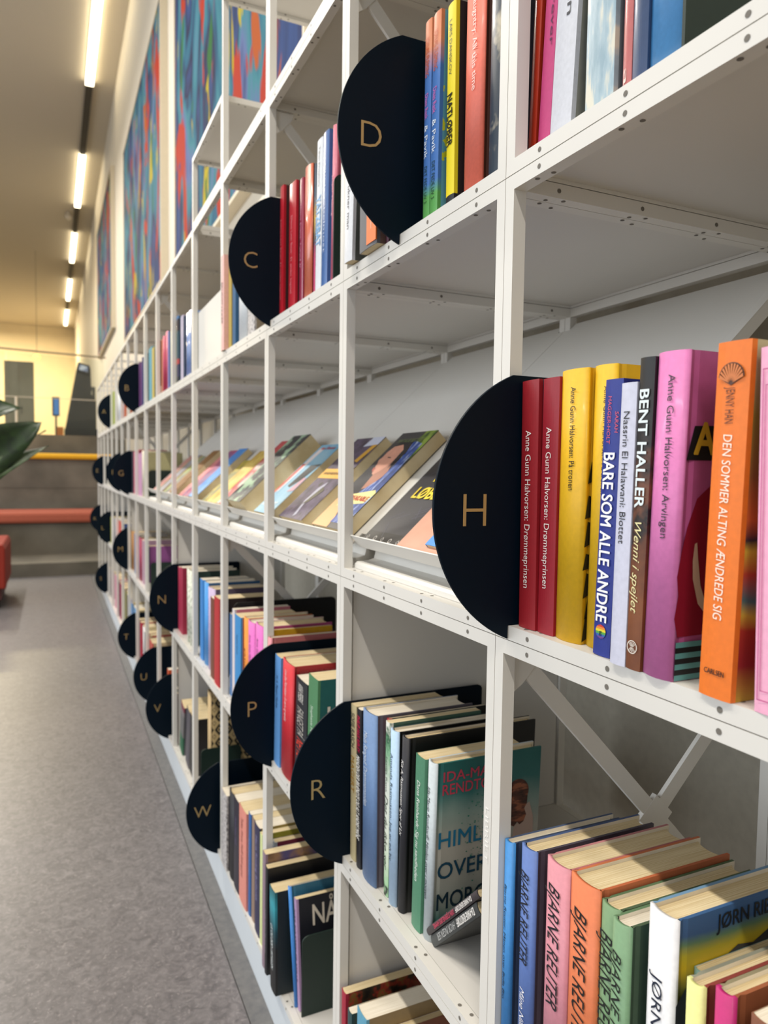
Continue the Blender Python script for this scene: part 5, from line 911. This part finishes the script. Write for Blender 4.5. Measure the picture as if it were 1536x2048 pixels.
for x0, x1 in ((-2.2, -.86), (-.84, .28)):
    bm = bmesh.new(); prism(bm, [(x0, 9.814 + (x0 + 2.2) * .16), (x1, 9.814 + (x1 + 2.2) * .16), (x1, 9.826 + (x1 + 2.2) * .16), (x0, 9.826 + (x0 + 2.2) * .16)], 'z', .03, 1.0); obj('glass_pane', bm, gm, t)
bm = bmesh.new(); box(bm, (-2.2, 9.86, .446), (.28, 9.870, .453)); obj('lower_rail', bm, mat('#cfc6b4', .4, var=0), t)
for x in (-1.6, -.74):
    bm = bmesh.new(); tube(bm, (x, 9.87, 0), (x, 9.87, .45), .014); obj('post', bm, mat('#cfc6b4', .4, var=0), t)
# ------------------------------------------------------------------ far things on the upper floor
t = empty('office_cabinet', (-.75, 22.0, 1.412), 'tall grey cabinet by the far yellow lit wall', 'cabinet')
bm = bmesh.new(); box(bm, (-.72, -.3, 0), (-.02, .3, 2.38)); obj('body', bm, mat('#858478', .5, var=.02), t)
for x0, x1 in ((-.71, -.375), (-.365, -.03)):
    bm = bmesh.new(); box(bm, (x0, -.318, .06), (x1, -.3005, 2.34)); dr = obj('door', bm, mat('#8d8c80', .45, var=.02), t)
    bm = bmesh.new(); xx = x1 - .05 if x0 < -.5 else x0 + .05; box(bm, (xx - .01, -.34, 1.0), (xx + .01, -.3185, 1.2)); obj('handle', bm, mat('#55524a', .4, var=0), dr)
t = empty('service_kiosk', (.02, 11.2, 1.412), 'dark grey leaning kiosk with small screens at the top of the steps', 'kiosk')
bm = bmesh.new(); prism(bm, [(-.20, .14), (.2, .14), (.2, .55), (.14, .62), (.13, .99), (-.035, 1.04)], 'y', -.2, .25); obj('body', bm, mat('#2a2926', .7, var=.03), t)
bm = bmesh.new(); box(bm, (-.21, -.24, 0), (.22, .28, .1395)); obj('base', bm, mat('#1c1b19', .6, var=0), t)
bm = bmesh.new(); prism(bm, [(-.05, .95), (.11, .91), (.12, 1.02), (-.03, 1.06)], 'y', -.225, -.2005); obj('bezel', bm, mat('#22222a', .4, var=0), t)
bm = bmesh.new(); prism(bm, [(-.02, .955), (.09, .93), (.095, 1.0), (-.01, 1.03)], 'y', -.229, -.2255); obj('screen', bm, ramp_mat([(.4, '#4a5a86'), (.6, '#b9c2d2')], 'n', nscale=14), t)
t = empty('desk_monitor', (-.285, 11.0, 1.412), 'small blue lit monitor standing left of the dark kiosk', 'monitor')
bm = bmesh.new(); box(bm, (-.06, -.12, 0), (.03, .05, .012)); box(bm, (-.025, -.05, .012), (0, -.03, .3)); obj('stand', bm, mat('#2a2a28', .5, var=0), t)
bm = bmesh.new(); box(bm, (-.06, -.08, .3), (.035, -.05, .56)); obj('housing', bm, mat('#2c3038', .5, var=0), t)
bm = bmesh.new(); box(bm, (-.04, -.084, .32), (.025, -.0805, .53)); obj('screen', bm, mat('#3f6ea8', .3, emit=.35, var=0), t)
t = empty('cardboard_box', (-.24, 10.7, 1.412), 'small orange box on the floor left of the dark kiosk', 'box')
bm = bmesh.new(); box(bm, (-.05, -.06, 0), (.03, .06, .14)); obj('carton', bm, mat('#b5692c', .7, var=.05), t)
t = empty('paper_holder', (.12, 12.2, 1.412), 'white paper holder standing right of the dark kiosk', 'holder')
bm = bmesh.new(); box(bm, (.05, -.05, .0), (.15, .05, .85)); obj('body', bm, mat('#4a4842', .6, var=0), t)
bm = bmesh.new(); box(bm, (.03, -.075, .5), (.1, -.055, .78)); obj('sheet', bm, mat('#d8cdb5', .6, var=0), t)
t = empty('pendant_lamp', (-.66, 20.0, 6.285), 'yellow glowing pendant bulb in front of the far wall', 'lamp')
bm = bmesh.new(); tube(bm, (0, 0, -2.5), (0, 0, 0), .006, 6); obj('cord', bm, mat('#8a7f6a', .6, var=0), t)
bm = bmesh.new(); bmesh.ops.create_uvsphere(bm, u_segments=16, v_segments=10, radius=.07, matrix=Matrix.Translation((0, 0, -2.58))); obj('bulb', bm, mat('#ffd04a', .4, emit=5, var=0), t, smooth=True)
# ------------------------------------------------------------------ red pouf and plant on the left
t = empty('red_pouf', (-1.08, 6.2, 0), 'orange-red upholstered pouf at the left edge on the grey floor', 'pouf')
RED = mat('#8c2410', .8, var=.06)
bm = bmesh.new(); prism(bm, [(-.41, .145), (.41, .145), (.41, .43), (.395, .465), (-.41, .465)], 'y', -.4, .4); obj('seat', bm, RED, t, bevel=.01)
bm = bmesh.new(); prism(bm, [(-.36, .06), (.38, .06), (.38, .1445), (-.36, .1445)], 'y', -.35, .35); obj('base', bm, mat('#4a1a16', .6, var=0), t)
for x in (-.32, .35):
    for y in (-.32, .32):
        bm = bmesh.new(); tube(bm, (x, y, 0), (x, y, .0598), .016, 10, r2=.02); obj('foot', bm, mat('#2a1412', .5, var=0), t)
def leaf_bm(base, tip, width, droop, nrm):
    bm = bmesh.new(); base, tip = Vector(base), Vector(tip); d = tip - base; s = d.cross(Vector(nrm)).normalized(); n = Vector(nrm).normalized(); N = 12; rows = []
    for i in range(N + 1):
        u = i / N; w = width * math.sin(PI * min(1, u ** .75 * .97 + .03)) ** .8 if u < 1 else 0
        c = base + d * u + Vector((0, 0, -droop * u * u)); wob = .012 * math.sin(u * 9)
        rows.append([bm.verts.new(c + s * w * a / 2 + n * (.22 * w * abs(a) + wob * a)) for a in (-1, -.5, 0, .5, 1)])
    for i in range(N):
        for j in range(4): bm.faces.new((rows[i][j], rows[i][j + 1], rows[i + 1][j + 1], rows[i + 1][j]))
    bmesh.ops.remove_doubles(bm, verts=bm.verts, dist=1e-5)
    r = bmesh.ops.solidify(bm, geom=bm.faces[:], thickness=.0012)
    return bm
t = empty('potted_plant', (-.92, 3.1, 0), 'broad leaved green plant reaching in from the left edge', 'plant')
LEAF = ramp_mat([(.35, '#13260b'), (.65, '#233c12')], 'n', nscale=30, rough=.4); LEAF2 = ramp_mat([(.35, '#33482a'), (.65, '#566b46')], 'n', nscale=30, rough=.45)
bm = bmesh.new(); tube(bm, (0, 0, 0), (0, 0, .38), .13, 20, r2=.17); obj('pot', bm, mat('#8a8478', .7, var=.05), t, smooth=False)
bm = bmesh.new(); disc(bm, (0, 0, .3815), (0, 0, 1), .16, 20); obj('soil', bm, mat('#2a2018', .9, var=.1), t)
bm = bmesh.new()
for p, q in (((0, 0, .37), (.05, 0, .8)), ((.02, .02, .37), (.2, .02, .98)), ((-.02, 0, .37), (.1, -.03, .86)), ((0, .03, .37), (.14, .05, 1.2)), ((0, -.02, .37), (-.2, 0, 1.1))): tube(bm, p, q, .008, 8, r2=.005)
obj('stem', bm, mat('#3f5a2a', .6, var=0), t)
for b_, tp, w, dr, nn, mm in (((.2, .02, .98), (.525, .0, 1.20), .17, -.0, (.3, -.9, .2), LEAF), ((.14, .05, 1.2), (.46, .0, 1.27), .13, .02, (.1, -.9, .4), LEAF),
                              ((.1, -.03, .86), (.55, .02, 1.13), .085, .02, (.3, -.8, .5), LEAF2), ((.05, 0, .8), (.44, .03, 1.05), .10, .02, (.2, -.8, .5), LEAF2), ((.2, .02, .96), (.54, .05, 1.17), .03, .0, (.2, -.8, .6), LEAF2),
                              ((-.2, 0, 1.1), (-.5, 0, 1.35), .2, .05, (0, -.9, .4), LEAF), ((.05, 0, .8), (-.3, .1, .95), .18, .05, (0, -.9, .4), LEAF)):
    obj('leaf', leaf_bm(b_, tp, w, dr, nn), mm, t, smooth=True)
